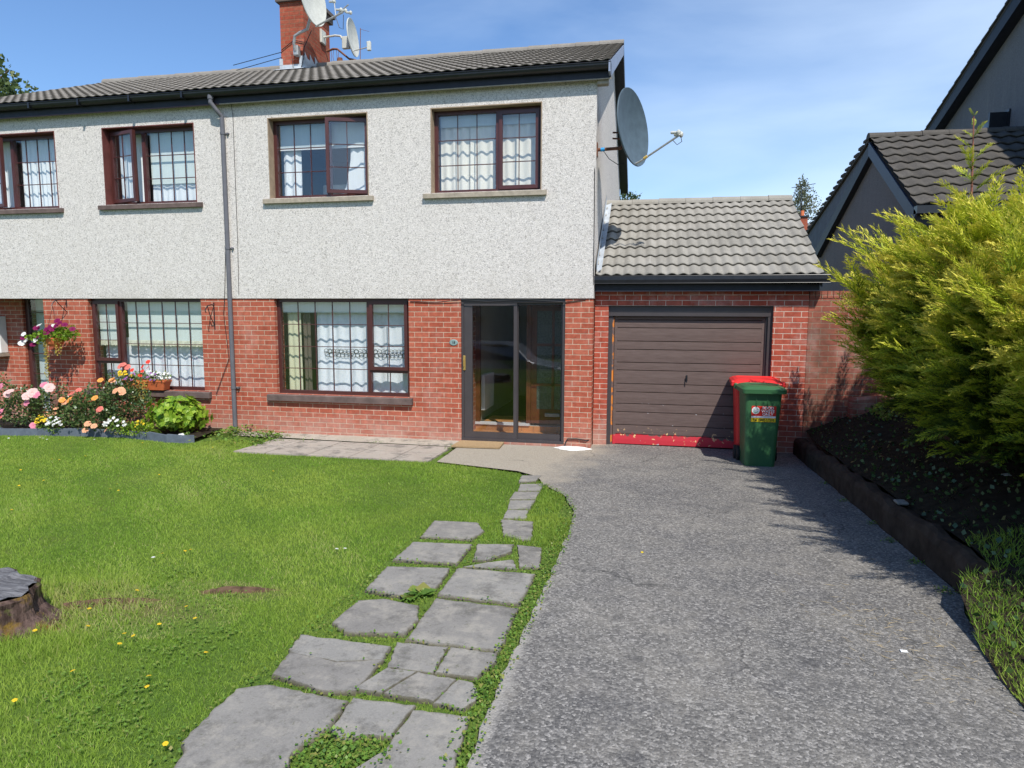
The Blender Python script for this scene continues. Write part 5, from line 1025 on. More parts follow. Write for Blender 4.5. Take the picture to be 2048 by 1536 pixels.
# planter on the window sill
def planter():
    t = thing('window_planter', (-7.15, -.02, .67), 'terracotta planter of white, red and purple flowers on the window sill', 'planter')
    mb = MB(); loft(mb, [rr(-7.62, -6.90, -.10, .05, .667, .02), rr(-7.66, -6.86, -.13, .06, .80, .02), rr(-7.67, -6.85, -.135, .062, .80, .02), rr(-7.67, -6.85, -.135, .062, .825, .02), rr(-7.64, -6.88, -.11, .05, .825, .02), rr(-7.64, -6.88, -.11, .05, .80, .02)]); mb.build('trough', M['terra'], t)
    V, F, T = join([leafball((-7.0, -.06, .88), (.2, .12, .08), 260, .03), leafball((-7.35, -.05, .87), (.22, .1, .08), 300, .03), leafball((-7.6, -.05, .84), (.12, .1, .06), 120, .03)]); npmesh('foliage', V, F, M['leaf_weed'], t, tint=T)
    tr = []
    for k in range(16):
        x0 = -7.32+random.uniform(-.14, .14); zz = np.arange(.82, .82-random.uniform(.3, .62), -.018); n = len(zz); P = np.stack([x0+.05*np.sin(zz*9+k)+rng.normal(0, .008, n), -.16-.05*np.sin((.82-zz)*2)+rng.normal(0, .01, n), zz], 1)
        O = rng.normal(0, .6, (n, 3)); O[:, 1] -= .5; tr.append(scatter(LEAF[0], LEAF[1], LEAF[2], P, frames(O), .028*rng.uniform(.7, 1.2, n), rng.random(n)))
    V, F, T = join(tr); npmesh('trailing_foliage', V, F, M['leaf_trail'], t, tint=T)
    P = [(-6.99+random.gauss(0, .10), -.10+random.uniform(-.05, .04), .90+random.uniform(-.03, .08)) for _ in range(44)]; put_flowers(t, P, 'p_white', (.016, .024))
    put_flowers(t, [(-7.19, -.06, 1.12), (-7.30, -.06, 1.04), (-7.18, -.08, 1.03), (-7.29, -.08, .97), (-7.32, -.1, .90), (-7.5, -.06, .98), (-7.52, -.08, .88)], 'p_red', (.03, .04))
    put_flowers(t, [(-7.62, -.1, .84), (-7.55, -.12, .85), (-7.47, -.12, .83), (-7.6, -.12, .80), (-7.10, -.13, .84), (-7.16, -.12, .88), (-7.02, -.14, .84), (-7.0, -.14, .93), (-7.09, -.12, .94), (-7.44, -.1, .92)], 'p_purple', (.022, .03))
    put_flowers(t, [(-7.66+random.gauss(0, .06), -.10, .92+random.uniform(-.03, .04)) for _ in range(16)], 'p_yellow', (.018, .024))
    mb = MB()
    for x, z in ((-7.19, 1.12), (-7.30, 1.04), (-7.18, 1.03), (-7.5, .98)): mb.tube([(x+.02, -.04, .84), (x, -.06, z)], .003, 4)
    mb.build('stem', M['trunk'], t)
planter()
def basket():
    t = thing('hanging_basket', (-8.76, -.28, 1.30), 'hanging terracotta basket of purple and white petunias on the left brick pier', 'hanging basket')
    c = (-8.74, -.27, 1.36); mb = MB(); mb.lathe([(.0, 0), (.08, .0), (.115, .05), (.135, .13), (.14, .13), (.14, .148), (.12, .148), (.115, .12), (0, .11)], c, 22); mb.build('pot', M['terra'], t)
    V, F, T = join([leafball((-8.72, -.29, 1.55), (.26, .18, .11), 700, .038), leafball((-8.95, -.30, 1.50), (.22, .14, .09), 350, .036), leafball((-8.5, -.28, 1.58), (.2, .15, .12), 350, .036)]); npmesh('foliage', V, F, M['leaf_lime'], t, tint=T*.6)
    tr = []
    for k, (xx, n_, L_) in enumerate(((-8.84, 5, .8), (-8.80, 3, .35), (-8.62, 3, .32), (-8.55, 2, .3))):
        for q in range(n_):
            zz = np.arange(1.5, 1.5-L_*random.uniform(.7, 1), -.014); n = len(zz); P = np.stack([xx+.02*np.sin(zz*11+k+q)+rng.normal(0, .009, n), -.36+rng.normal(0, .010, n), zz], 1)
            O = rng.normal(0, .6, (n, 3)); O[:, 1] -= .5; tr.append(scatter(LEAF[0], LEAF[1], LEAF[2], P, frames(O), .026*rng.uniform(.7, 1.2, n), rng.random(n)))
    V, F, T = join(tr); npmesh('trailing_foliage', V, F, M['leaf_trail'], t, tint=T)
    put_flowers(t, [(-8.97, -.38, 1.66), (-8.69, -.4, 1.68), (-8.74, -.42, 1.64), (-8.63, -.42, 1.64), (-8.71, -.44, 1.59), (-8.50, -.4, 1.74), (-8.88, -.45, 1.52), (-8.3, -.36, 1.65), (-9.04, -.4, 1.39), (-8.55, -.42, 1.7), (-9.24, -.38, 1.50), (-8.56, -.38, 1.78), (-8.4, -.4, 1.72)], 'p_mag', (.042, .052))
    put_flowers(t, [(-8.89, -.4, 1.71), (-9.23, -.38, 1.56), (-9.3, -.38, 1.42), (-9.2, -.38, 1.46), (-8.62, -.38, 1.70), (-9.26, -.4, 1.40), (-9.0, -.4, 1.46)], 'p_white', (.038, .046))
    mb = MB(); mb.tube([(-8.74, -.004, 2.0), (-8.74, -.004, 2.12), (-8.74, -.10, 2.13), (-8.74, -.22, 2.11), (-8.74, -.27, 2.06), (-8.74, -.29, 2.02)], .008, 6); mb.tube([(-8.74, -.004, 1.92), (-8.74, -.12, 2.02), (-8.74, -.2, 2.11)], .006, 6)
    for a in (0, 2.1, 4.2): mb.tube([(-8.74, -.27, 2.02), (-8.74+.13*math.cos(a), -.27+.13*math.sin(a), 1.50)], .0025, 4)
    mb.build('bracket', M['black'], t)
basket()
hb = MB(); hb.tube([(-5.98, -.004, 2.02), (-5.98, -.05, 2.05), (-5.98, -.16, 2.03), (-5.98, -.22, 1.96), (-5.98, -.20, 1.92)], .008, 6); hb.tube([(-5.98, -.004, 1.72), (-5.98, -.10, 1.86), (-5.98, -.16, 2.02)], .007, 6); hb.tube([(-5.98, -.004, 2.08), (-5.98, -.004, 1.66)], .009, 6)
props(hb.build('basket_bracket', M['black'], org=(-5.98, 0, 1.9)), 'empty black wrought hook bracket on the brickwork beside the downpipe', 'bracket')
# ================================================================== CONIFERS
def frond(seed, pairs=13):
    r = np.random.default_rng(seed); Q, T = [], []
    def strip(a, b, w0, w1, t0, t1):
        a, b = np.array(a, float), np.array(b, float); d = b-a; n_ = np.cross(d, [0, 0, 1.]); n_ /= np.linalg.norm(n_)+1e-9
        n_ = n_*math.cos(r.uniform(-.9, .9))+np.array([0, 0, 1.])*math.sin(r.uniform(-.9, .9))
        Q.append([a-n_*w0, b-n_*w1, b+n_*w1, a+n_*w0]); T.append((t0+t1)/2)
    f = lambda s: np.array([.05*math.sin(s*3+seed), s, .12*s-.20*s*s])
    for i in range(5): strip(f(i/5), f((i+1)/5), .011*(1-i/6), .011*(1-(i+1)/6), .1+.6*i/5, .15+.65*i/5)
    for i in range(pairs):
        s = .08+.9*i/pairs; L = .27*(1-s)**.55*(.35+.65*min(1, s*3))+.07
        for sd in (-1, 1):
            a = rad(27+r.uniform(-10, 10)); b = f(s); e = b+np.array([sd*math.sin(a)*L, math.cos(a)*L, r.uniform(-.06, .10)]); m_ = (b+e)/2+np.array([0, 0, .015])
            strip(b, m_, .008, .010, .1+.45*s, .25+.5*s); strip(m_, e, .010, .002, .35+.5*s, .55+.5*s)
            for k in (.3, .62):
                p0 = b+(e-b)*k
                for s2 in (-1, 1):
                    a2 = a*sd+s2*rad(28); q = p0+np.array([math.sin(a2), math.cos(a2), r.uniform(-.35, .45)])*L*.42*(1.1-k*.4); strip(p0, q, .008, .002, .25+.45*s, .45+.55*s)
    V = np.array(Q).reshape(-1, 3); F = np.arange(len(V)).reshape(-1, 4); return V, F, np.array(T)
FR = [frond(k) for k in range(4)]
def conifer(i, cx, cy, r, z0, zt, n, lab, leader=None, lean=(0, 0)):
    gz_ = bankz(cx, cy); t = thing('conifer', (cx, cy, gz_-.02), lab, 'conifer', 'conifers along the bank'); zm = z0+(zt-z0)*.58
    mb = MB()
    for q in range(2 if i % 2 else 3):
        a = q*2.1+i; mb.tube([(cx+.07*math.cos(a), cy+.07*math.sin(a), gz_-.08), (cx+.10*math.cos(a), cy+.10*math.sin(a), gz_+.6), (cx+.3*math.cos(a), cy+.3*math.sin(a), (gz_+zt)/2), (cx+.42*math.cos(a)+lean[0]*.5, cy+.4*math.sin(a)+lean[1]*.5, zt-.35)], [.065, .05, .035, .01], 8)
    mb.build('trunk', M['trunk'], t)
    br = MB()
    for k in range(26):
        a = random.uniform(0, 6.28); zz = random.uniform(gz_+.55, zt-.7); L = r*random.uniform(.5, .85)*(.8 if zz < z0 else 1)
        p = [(cx, cy, zz), (cx+L*.5*math.cos(a), cy+L*.5*math.sin(a), zz+.10), (cx+L*math.cos(a+.1), cy+L*math.sin(a+.1), zz+.18+.15*random.random())]; br.tube(p, [.022, .013, .004], 5)
        for q in range(3): b = Vector(p[1]).lerp(Vector(p[2]), random.random()); br.tube([b, b+Vector((random.uniform(-.2, .2), random.uniform(-.2, .2), random.uniform(-.02, .16)))], [.006, .002], 4)
    br.build('branch', M['trunk'], t)
    u = rng.random(n)**.75; z = z0+(zt-z0)*(1-(1-u)*1.0); th = rng.random(n)*2*np.pi
    tt = (z-z0)/(zt-z0); rad_ = r*np.where(tt < .55, .62+.38*np.sin(tt/.55*np.pi/2), np.sqrt(np.clip(1-((tt-.55)/.47)**2.0, .02, 1)))
    lum = 1+.13*np.sin(th*3+i*2+z*2)+.10*np.sin(th*7+z*5+i)
    q = rad_*lum*(.45+.55*rng.random(n)**.55); D = np.stack([np.cos(th), np.sin(th), np.zeros(n)], 1)
    P = np.stack([cx+lean[0]*tt+q*np.cos(th), cy+lean[1]*tt+q*np.sin(th), z], 1); S = rng.uniform(.20, .40, n)
    O = D*1.0+rng.normal(0, .33, (n, 3)); O[:, 2] += .18+.62*tt**2; P = P-O/np.linalg.norm(O, axis=1, keepdims=True)*S[:, None]*.45
    # golden young tips, green older growth inside; lower crown's shade painted into tint
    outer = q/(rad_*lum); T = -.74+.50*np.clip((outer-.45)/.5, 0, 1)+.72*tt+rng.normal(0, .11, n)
    parts = []
    nw = 110; m0 = np.argsort(-(outer+.25*tt+rng.normal(0, .12, n)))[:nw]     # long whippy shoots past the outline
    parts.append(scatter(*FR[2], P[m0]+O[m0]*.08, frames(O[m0]+np.array([0, 0, .35])+rng.normal(0, .2, (nw, 3)), np.tile([0, 0, 1.], (nw, 1))), rng.uniform(.40, .70, nw), np.clip(T[m0]+.12, -1, .15)))
    for k in range(4):
        m = np.arange(n) % 4 == k; parts.append(scatter(*FR[k], P[m], frames(O[m], np.tile([0, 0, 1.], (m.sum(), 1))+rng.normal(0, .35, (m.sum(), 3))), S[m], T[m]))
    if leader:
        (lx, ly, lz), (bx_, by_, bz) = leader; ns = 13; s = np.linspace(.0, 1., ns); C_ = np.stack([bx_+(lx-bx_)*s, by_+(ly-by_)*s, bz+(lz-bz)*s], 1)
        a = np.arange(ns)*2.4; spread = .95; O2 = np.stack([np.cos(a)*spread, np.sin(a)*spread, .55+.6*s], 1); parts.append(scatter(*FR[0], C_, frames(O2, np.tile([0, 0, 1.], (ns, 1))), (.40*(1-s)**.9+.08), np.full(ns, .12)))
        parts.append(scatter(*FR[1], C_[::2], frames(-O2[::2]*np.array([1, 1, -1]), np.tile([0, 0, 1.], (len(C_[::2]), 1))), (.30*(1-s[::2])**.8+.06), np.full(len(C_[::2]), .12)))
        MB().tube([(bx_, by_, bz-.8), (bx_, by_, bz), (lx, ly, lz)], [.02, .012, .004], 6).build('leader_stem', plain('reddish_stem', (.28, .11, .08), .8, .2), t)
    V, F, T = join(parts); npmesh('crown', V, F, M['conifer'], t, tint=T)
    return t
conifer(0, 3.90, -1.80, .92, .88, 2.66, 2500, 'golden conifer nearest the brick wall, first in the row')
conifer(1, 3.86, -2.80, .92, .86, 2.60, 2700, 'golden conifer with the tall thin leader rising against the dark tiles', leader=((3.33, -3.1, 3.56), (3.42, -3.0, 2.50)))
conifer(2, 3.82, -3.80, .96, .86, 2.42, 2700, 'golden conifer third in the row, spreading to the right edge of the photo')
conifer(3, 3.98, -4.85, 1.0, .86, 2.28, 2500, 'golden conifer nearest the camera with drooping tips at the right edge')
conifer(4, 5.3, -2.2, 1.15, .6, 2.40, 2100, 'conifer of an added second row, deepening the shade behind the first two trunks')  # second row added to darken the bank under the trees
conifer(5, 5.3, -4.1, 1.15, .6, 2.25, 2100, 'conifer of an added second row, deepening the shade behind the trunks nearest the camera')  # also added for shade
# ================================================================== DISTANT THINGS
def tree(name, c, r, n, size, mat, trunk, label, blobs, group=None):
    t = thing(name, (c[0], c[1], 0), label, 'tree', group); mb = MB(); mb.tube([(c[0], c[1], -.3), (c[0]+.1, c[1], c[2]*.5), (c[0], c[1], c[2]+r[2]*.5)], [trunk, trunk*.7, trunk*.15], 10)
    for k in range(8):
        a = k*.9; mb.tube([(c[0], c[1], c[2]-r[2]*.5+k*.1*r[2]), (c[0]+r[0]*.7*math.cos(a), c[1]+r[1]*.7*math.sin(a), c[2]+r[2]*(-.1+.1*k))], [trunk*.3, trunk*.06], 6)
    mb.build('trunk', M['bark'], t); V, F, T = join([leafball(b[0], b[1], b[2], size, shell=.2, lump=.4) for b in blobs]); npmesh('crown', V, F, M[mat], t, tint=T); return t
tree('broadleaf_tree', (-26.8, 14, 10.0), (2.6, 2.5, 2.8), 0, .22, 'leaf_tree', .3, 'dark leafy tree rising behind the roof at the top left corner', [((-26.9, 14, 11.0), (1.9, 2, 2.1), 3600), ((-25.1, 14, 9.8), (1.25, 1.3, 1.0), 1700), ((-24.0, 14, 9.6), (.35, .4, .5), 60), ((-27.6, 14, 8.6), (2.2, 2.2, 1.8), 900), ((-25.6, 14, 8.6), (1.6, 1.6, 1.2), 600)], 'trees behind the houses')
tree('broadleaf_tree', (-.55, 30, 7.8), (1.2, 1.2, 1.6), 0, .13, 'leaf_tree', .15, 'tip of a dark tree between the gable and the garage roof', [((-.75, 30, 8.2), (.75, .8, .65), 500), ((-.25, 30, 8.55), (.35, .4, .25), 70), ((-.7, 30, 7.0), (1.1, 1.1, .9), 400)], 'trees behind the houses')
tree('broadleaf_tree', (9.3, 32, 7.6), (1.0, 1.0, 2.0), 0, .10, 'leaf_far', .13, 'pale thin tree between the garage roof and the neighbour\'s gable', [((9.35, 32, 8.2), (.75, .8, 1.0), 1500), ((9.3, 32, 9.1), (.35, .4, .6), 450), ((10.2, 32, 7.6), (.6, .6, .6), 230), ((9.2, 32, 7.2), (.9, .9, .7), 350)], 'trees behind the houses')
DH = thing('distant_house', (8.6, 29, 0), 'far house showing only dark roof and red chimney between the garage and neighbour', 'house')
MB().box(3.5, 14, 28, 33, -.1, 5.2).build('wall', M['rough_n'], DH); MB().prism([(27.6, 5.1), (30.5, 6.85), (33.4, 5.1)], 3.2, 14.3, axis='x').build('roof', M['tile_d'], DH)
c1 = MB().box(8.62, 9.15, 29.6, 30.1, 6.2, 7.12).build('chimney', M['brick_c'], DH); MB().box(8.56, 9.21, 29.54, 30.16, 7.12, 7.2).build('chimney_cap', M['black'], c1); MB().lathe([(.0, 0), (.12, 0), (.10, .3), (.07, .3), (.07, 0)], (8.9, 29.85, 7.2), 10).build('chimney_pot', M['terra'], c1)
a_ = MB(); a_.tube([(8.72, 29.4, 6.6), (8.72, 29.4, 8.75)], .02, 5); a_.tube([(8.2, 29.4, 8.66), (9.4, 29.4, 8.84)], .016, 5)
for k in range(9): x = 8.3+k*.13; a_.tube([(x, 29.25, 8.67+k*.02), (x, 29.55, 8.67+k*.02)], .01, 4)
props(a_.build('tv_aerial', M['black'], org=(8.72, 29.4, 6.6)), 'thin television aerial on a mast in front of the far pale tree', 'aerial')
# across the street, seen only as reflections in the porch glass
OH = thing('opposite_house', (-4, -34, -.9), 'cream house across the road, seen only mirrored in the porch glass', 'house')
ow = MB(); cellwall(ow, -14, 6, -.9, 4.6, -34, -33.7, [(-12, -10, .2, 1.6), (-8, -6.6, .2, 1.6), (-3.5, -1.5, .2, 1.6), (1, 3, .2, 1.6), (-12, -10.4, 2.6, 3.9), (-3.4, -1.6, 2.6, 3.9), (1.2, 3, 2.6, 3.9)]); ow.box(-14, 6, -34.4, -34.1, -.9, 4.6); ow.build('wall', M['cream'], OH)
MB().prism([(-33.4, 4.5), (-37, 6.8), (-41, 4.5)], -14.4, 6.4, axis='x').build('roof', M['tile_d'], OH)
def car():
    t = thing('parked_car', (-4.4, -13.2, -.86), 'silver car parked across the road, seen only mirrored in the porch glass', 'car'); z = -.86; cx = -4.4
    prof = [(-2.25, .35), (-2.28, .75), (-2.15, 1.05), (-1.95, 1.15), (-1.55, 1.66), (-1.2, 1.76), (.35, 1.76), (.75, 1.68), (1.25, 1.18), (1.45, 1.10), (2.15, .98), (2.28, .75), (2.3, .42), (2.2, .30), (-2.15, .30)]
    secs = []; mb = MB()
    for yy, k in ((-.92, .90), (-.86, .98), (0, 1.0), (.86, .98), (.92, .90)): secs.append([(cx+x*(1 if abs(yy) < .9 else .985), -13.2+yy-(.16*np.sign(yy) if zz > 1.25 else 0), z+.30+(zz-.30)*(1 if abs(yy) < .9 else .97)) for x, zz in prof])
    loft(mb, secs); b = mb.build('body', M['carpaint'], t, smooth=False)
    for s in (1, -1):
        yy = -13.2+s*.775; g = MB(); pts = [(-1.75, 1.18), (-1.42, 1.62), (.30, 1.68), (.62, 1.60), (1.08, 1.18)]
        g.add([(cx+x, yy+s*.0+(.0 if zz > 1.4 else s*.12), z+zz) for x, zz in pts]+[(cx+x, yy-s*.05, z+zz) for x, zz in pts], [(0, 1, 2, 3, 4), (9, 8, 7, 6, 5)]); g.build('side_window', M['glass_car'], t)
        for wx in (-1.4, 1.42):
            w = MB(); w.lathe([(0, -.1), (.2, -.11), (.33, -.1), (.36, -.06), (.36, .06), (.33, .1), (.2, .11), (0, .1)], (cx+wx, -13.2+s*.84, z+.36), 24, Matrix.Rotation(rad(90), 3, 'X')); ww = w.build('wheel', M['tyre'], t)
            w = MB(); w.lathe([(0, -.118), (.2, -.118), (.23, -.10), (.23, .10), (.2, .118), (0, .118)], (cx+wx, -13.2+s*.84, z+.36), 16, Matrix.Rotation(rad(90), 3, 'X')); w.build('rim', M['steel'], ww)
        for hx, mk in ((2.24, 'lab_w'), (-2.24, 'lab_r')): MB().cbox(cx+hx-.06, cx+hx+.06, -13.2+s*.62-.16, -13.2+s*.62+.16, z+.72, z+.92, .03).build('headlight' if hx > 0 else 'tail_light', M[mk], t)
    MB().prism([(-13.9, 0), (-12.5, 0), (-12.6, .01), (-13.8, .01)], cx, cx+.01, axis='x') if False else None
car()
# ================================================================== GRASS, WEEDS, LAWN FLOWERS
BL = (np.array([[-.5, 0, 0], [.5, 0, 0], [.36, .55, .02], [-.36, .55, .02], [.05, 1, .12], [-.05, 1, .12]]), np.array([[0, 1, 2, 3], [3, 2, 4, 5]]), np.array([-.1, .08]))
def blades(P, h, w, T, lean=.45):
    n = len(P); O = rng.normal(0, lean, (n, 3)); O[:, 2] = 1; R = frames(O); R = R.copy(); R[:, :, 0] *= (w/h)[:, None]
    return scatter(BL[0], BL[1], BL[2], P, R, h, T)
def sample(x0, x1, y0, y1, dens):
    n = int((x1-x0)*(y1-y0)*dens); return rng.uniform(x0, x1, n), rng.uniform(y0, y1, n)
lawnpoly = [(-14, -1.2), (-9.6, -1.26), (-8.9, -1.19), (-8.3, -1.05), (-7.6, -.92), (-7.0, -.88), (-6.5, -.97), (-6.1, -1.07), (-5.80, -1.05), (-5.3, -.5), (-4.63, -.8), (-4.69, -1.50), (-1.83, -1.51), (-.71, -1.84), (-.45, -2.05)]+EDGE+[(.1, -9), (-14, -9)]
def zlawn(x, y): return gz(y)+.006*np.sin(x*1.3+.5)*np.cos(y*1.1)-.003
def bare(x, y):  # dry, thin patches round the stump and roots
    d1 = np.hypot((x+2.3)/.8, (y+6.15)/.35); d2 = np.hypot((x+1.85)/.45, (y+5.75)/.15); d3 = np.hypot((x+2.75), (y+6.9)/.5)/.35
    return np.minimum(np.minimum(d1, d2), d3)
def grass():
    parts = []
    for (x0, x1, y0, y1, dens, h0, h1, w) in ((-4.2, .16, -8.2, -5.6, 15000, .018, .042, .0034), (-6.5, .16, -5.6, -3.6, 8500, .018, .038, .0045), (-10, .0, -3.6, -.5, 5200, .016, .034, .006), (-13, -6.5, -6.5, -3.6, 900, .02, .04, .008)):
        x, y = sample(x0, x1, y0, y1, dens); k = inpoly(x, y, lawnpoly)
        for s in SLABS: 
            m = (x > min(p[0] for p in s)-.02) & (x < max(p[0] for p in s)+.02); k &= ~(m & inpoly(x, y, s))
        # keep only what can be in view: right of the view's left edge
        k &= (x-.75) > (-1.17*(y+9.34)-.3)
        inpath = (x > -1.06) & (x < .13) & (y < -4.42) & (y > -7.5); k &= ~(inpath & (rng.random(len(x)) < .45))
        b = bare(x, y); k &= ~((b < .9) & (rng.random(len(x)) < .42)); k &= np.hypot(x+2.93, y+6.5) > .36
        x, y, b, inpath = x[k], y[k], b[k], inpath[k]; n = len(x)
        pn = np.sin(x*1.7+1)*np.cos(y*1.9)+.6*np.sin(x*4.1+y*2.2)+.4*np.sin(x*9+y*11); T = .42+.15*pn+rng.normal(0, .13, n)+.12*np.sin(x*.7+y*.5)+np.where((b < 1.0) & (rng.random(n) < .5), .45, 0)+np.where(rng.random(n) < .03, .5, 0)
        h = rng.uniform(h0, h1, n)*(1+.18*pn)*np.where(inpath, .7, 1); edge = (x > -.35) & (y > -4.5) & (y < -2.3); h = np.where(edge, h*1.6, h)
        nb = (np.hypot(x+2.7, y+6.4) < .62); h = np.where(nb, h*1.7, h)
        parts.append(blades(np.stack([x, y, zlawn(x, y)-.004], 1), h, np.full(n, w)*rng.uniform(.7, 1.3, n), T))
    V, F, T = join(parts); props(npmesh('grass', V, F, M['grass'], tint=T), kind='stuff')
grass()
def weeds():
    pts = []
    for (x0, x1, y0, y1, dens) in ((-1.08, .15, -7.5, -4.4, 1100), (-.6, .16, -4.4, -2.0, 300)):
        x, y = sample(x0, x1, y0, y1, dens); k = inpoly(x, y, lawnpoly)
        for s in SLABS: k &= ~inpoly(x, y, s)
        pts.append(np.stack([x[k], y[k]], 1))
    e = np.array(EDGE); 
    for i in range(len(e)-1):
        n = int(np.hypot(*(e[i+1]-e[i]))*300); t_ = rng.random((n, 1)); pts.append(e[i]+(e[i+1]-e[i])*t_+np.stack([rng.uniform(-.10, .035, n), rng.normal(0, .02, n)], 1))
    for cx, cy, r, n in ((-.62, -5.56, .07, 60), (-.46, -7.08, .10, 190), (-.30, -7.10, .12, 230), (-.38, -7.2, .12, 180), (-5.55, -.25, .3, 330), (-4.95, -.32, .28, 260), (-1.93, -.6, .06, 60), (-1.86, -1.0, .04, 60), (-4.3, -.43, .25, 60), (-3.1, -.40, .12, 30), (-1.97, -.35, .08, 50), (-5.1, -1.0, .5, 160), (-4.7, -.9, .1, 80), (-4.55, -.6, .1, 50), (.05, -6.6, .06, 50), (2.72, -4.2, .05, 60), (2.73, -3.2, .05, 50), (2.72, -2.4, .05, 40), (2.72, -3.7, .05, 50), (2.74, -1.6, .05, 40), (2.70, -4.75, .07, 60)):
        pts.append(np.stack([rng.normal(cx, r*.6, n), rng.normal(cy, r*.5, n)], 1))
    P = np.concatenate(pts); n = len(P); z = gz(P[:, 1])+.012+rng.random(n)*.022; big = (P[:, 1] > -1.2) & (P[:, 0] < -4.6); z = np.where(big, z+rng.random(n)*.13*np.exp(-((P[:, 0]+5.35)/.45)**2), z)
    O = rng.normal(0, 1, (n, 3)); O[:, 2] = np.abs(O[:, 2])*.55+.12
    V, F, T = join([scatter(LEAF[0], LEAF[1], LEAF[2], np.column_stack([P, z]), frames(O, np.tile([0, 0, 1.], (n, 1))), rng.uniform(.010, .021, n)*np.where(big, 2.6, 1), rng.random(n))]*1)
    props(npmesh('weeds', V, F, M['leaf_weed'], tint=T), kind='stuff')
weeds()
def groundcover():
    x, y = sample(2.42, 7.0, -8.5, .24, 210); k = inpoly(x, y, BK) & (x < 5.6); x, y = x[k], y[k]; n = len(x); z = np.array([bankz(a, b) for a, b in zip(x, y)])
    O = rng.normal(0, 1, (n, 3)); O[:, 2] = np.abs(O[:, 2])*.7+.2
    V1 = scatter(LEAF[0], LEAF[1], LEAF[2], np.stack([x, y, z+rng.random(n)*.05], 1), frames(O), rng.uniform(.02, .05, n), rng.random(n)*.8)
    x, y = sample(2.42, 3.4, -8.5, -4.4, 3000); k = inpoly(x, y, BK); x, y = x[k], y[k]; z = np.array([bankz(a, b) for a, b in zip(x, y)]); n = len(x)
    V2 = blades(np.stack([x, y, z-.01], 1), rng.uniform(.03, .09, n), np.full(n, .006), .35+rng.normal(0, .2, n), .6)
    x, y = sample(3.6, 4.6, -.55, .18, 1100); z = np.array([bankz(a, b) for a, b in zip(x, y)]); n = len(x); O = rng.normal(0, 1, (n, 3)); O[:, 2] = 1
    V3 = scatter(LEAF[0], LEAF[1], LEAF[2], np.stack([x, y, z+rng.random(n)*.07], 1), frames(O), rng.uniform(.03, .05, n), rng.random(n)*.5+.5)
    props(npmesh('ground_cover', V1[0], V1[1], M['leaf_rose'], tint=V1[2]*.7), kind='stuff'); props(npmesh('wall_foot_weeds', V3[0], V3[1], M['leaf_weed'], tint=V3[2]), kind='stuff')
    props(npmesh('bank_grass', V2[0], V2[1], M['grass'], tint=V2[2]), kind='stuff')
groundcover()
def fallen():
    n = 420; x = rng.normal(2.16, .22, n); y = rng.normal(-5.55, .33, n)+(x-2.1)*-.5; k = (x < 2.6) & (x > 1.6); x, y = x[k], y[k]; n = len(x); O = rng.normal(0, 1, (n, 3)); O[:, 2] *= .12
    R = frames(O); R = R.copy(); R[:, :, 0] *= .05; V, F, T = scatter(LEAF[0], LEAF[1], LEAF[2], np.stack([x, y, gz(y)+.019+rng.random(n)*.004], 1), R, rng.uniform(.02, .085, n), rng.random(n)); props(npmesh('fallen_straw', V, F, M['straw'], tint=T), kind='stuff')
fallen()
def lawnflower(first, x, y, name, petal_, R, lab, cat, grp):
    z = float(zlawn(x, y)); h = .045
    if first is None:
        t = thing(name, (x, y, z), lab, cat, grp); ORG[t.name] = Vector((0, 0, 0)); t.location = (x, y, z)
        b = rose_mesh('petals', .05, M[petal_]); b.parent = t; b.location = (0, 0, h); b.scale = (R/.05,)*3
        MB().tube([(0, 0, -.01), (.004, 0, h*.5), (0, 0, h)], .0015, 4).build('stalk', M['leaf_weed'], t); return t
    t = first.copy(); COL.objects.link(t); t.location = (x, y, z); t.rotation_euler = (random.uniform(-.3, .3), random.uniform(-.3, .3), random.uniform(0, 6))
    for ch in list(first.children):
        c = ch.copy(); COL.objects.link(c); c.parent = t
    return t
BUT = [(-2.39, -6.24), (-2.45, -6.53), (-2.22, -6.44), (-1.86, -6.32), (-1.86, -6.08), (-1.4, -6.56), (-1.9, -6.57), (-1.95, -6.47), (-1.88, -6.46), (-1.5, -6.82), (-1.88, -6.85), (-1.93, -7.11), (-1.07, -7.23), (-2.34, -5.95), (-2.65, -5.33), (-2.55, -5.24), (-2.51, -5.21), (-4.76, -4.64), (-5.5, -3.62), (-5.55, -3.86), (-4.42, -3.79), (-4.54, -3.76), (-4.64, -3.58), (-4.56, -3.07), (-6.28, -2.68), (-6.39, -2.68), (-6.21, -3.26), (-6.18, -2.41), (-1.71, -6.21), (-1.44, -6.89), (-3.44, -2.6), (-4.89, -1.77), (-5.06, -1.44), (-6.24, -1.36)]
f = None
for x, y in BUT:
    o = lawnflower(f, x, y, 'buttercup', 'p_yellow', .0095, 'small yellow buttercup in bloom standing in the lawn grass', 'wildflower', 'buttercups in the lawn'); f = f or o
f = None
for x, y in ((-2.66, -5.41), (-8.39, -1.5), (-1.43, -4.92), (-1.49, -4.94), (-7.9, -1.4), (-7.75, -1.45), (-8.0, -1.36), (-7.1, -1.3)):
    o = lawnflower(f, x, y, 'daisy', 'p_white', .011, 'small white daisy in bloom standing in the lawn grass', 'wildflower', 'daisies in the lawn'); f = f or o
sc_ = MB(); sc_.cbox(2.10, 2.135, -5.72, -5.70, g1(0, -5.7)+.016, g1(0, -5.7)+.022, .001); props(sc_.build('paper_scrap', M['white'], org=(2.116, -5.71, .18)), 'tiny white scrap of litter on the grey drive', 'litter')
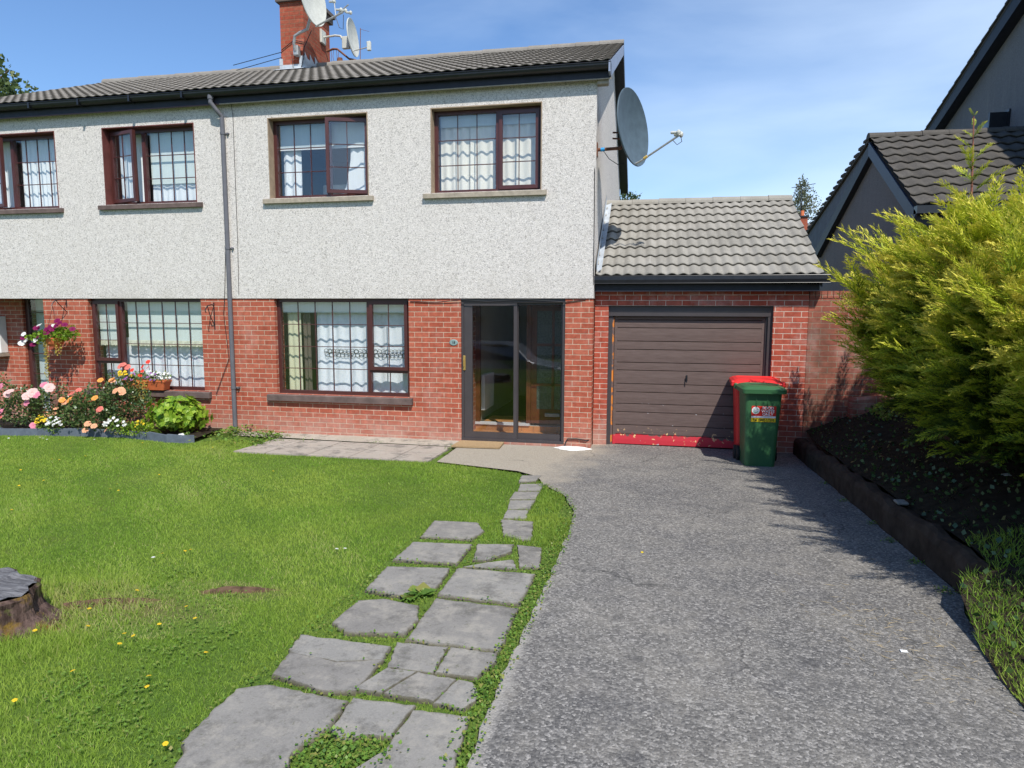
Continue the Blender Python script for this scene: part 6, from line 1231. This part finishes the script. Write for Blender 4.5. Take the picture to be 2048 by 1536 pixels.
sc_ = MB(); sc_.cbox(.75, .768, -4.44, -4.425, g1(0, -4.43)+.015, g1(0, -4.43)+.021, .001); props(sc_.build('paper_scrap', M['lab_y'], org=(.758, -4.433, .14)), 'tiny pale yellow pebble-like scrap in the middle of the drive', 'litter')
dk = thing('dock_weed', (-.62, -5.57, .17), 'broad-leaved dock weed with browning leaves sprouting between slabs', 'weed')
n = 16; a = rng.random(n)*6.28; O = np.stack([np.cos(a), np.sin(a), rng.uniform(.1, .45, n)], 1); V, F, T = scatter(LEAF[0], LEAF[1], LEAF[2], np.tile([-.62, -5.57, .18], (n, 1))+rng.normal(0, .03, (n, 3))*[1.4, .7, .1], frames(O, np.tile([0, 0, 1.], (n, 1))), rng.uniform(.06, .12, n), rng.random(n)); npmesh('leaves', V, F, M['leaf_weed'], dk, tint=T)
wf = lawnflower(None, 3.55, -3.6, 'bank_flower', 'p_white', .03, 'single pale star-shaped flower in the deep shade under the conifers', 'wildflower', None); wf.location.z = bankz(3.55, -3.6)+.05
def clover():
    pts = []
    for _ in range(16):
        cy = rng.uniform(-7.4, -4.5); x0 = .75-1.1*(cy+9.34); cx = rng.uniform(x0, -1.1); n = int(rng.uniform(20, 70)); pts.append(np.stack([rng.normal(cx, rng.uniform(.08, .2), n), rng.normal(cy, rng.uniform(.05, .13), n)], 1))
    P = np.concatenate(pts); k = inpoly(P[:, 0], P[:, 1], lawnpoly)
    for s in SLABS: k &= ~inpoly(P[:, 0], P[:, 1], s)
    P = P[k]; n = len(P); z = zlawn(P[:, 0], P[:, 1])+rng.uniform(.012, .03, n); out = []
    for q in range(3):
        a = rng.random(n)*.6+q*2.1; O = np.stack([np.cos(a), np.sin(a), rng.uniform(.05, .5, n)], 1); out.append(scatter(LEAF[0]*np.array([1.4, 1, 1]), LEAF[1], LEAF[2], np.column_stack([P, z]), frames(O, np.tile([0, 0, 1.], (n, 1))), rng.uniform(.007, .013, n), rng.random(n)*.6+.3))
    V, F, T = join(out); props(npmesh('clover', V, F, M['leaf_weed'], tint=T), kind='stuff')
clover()
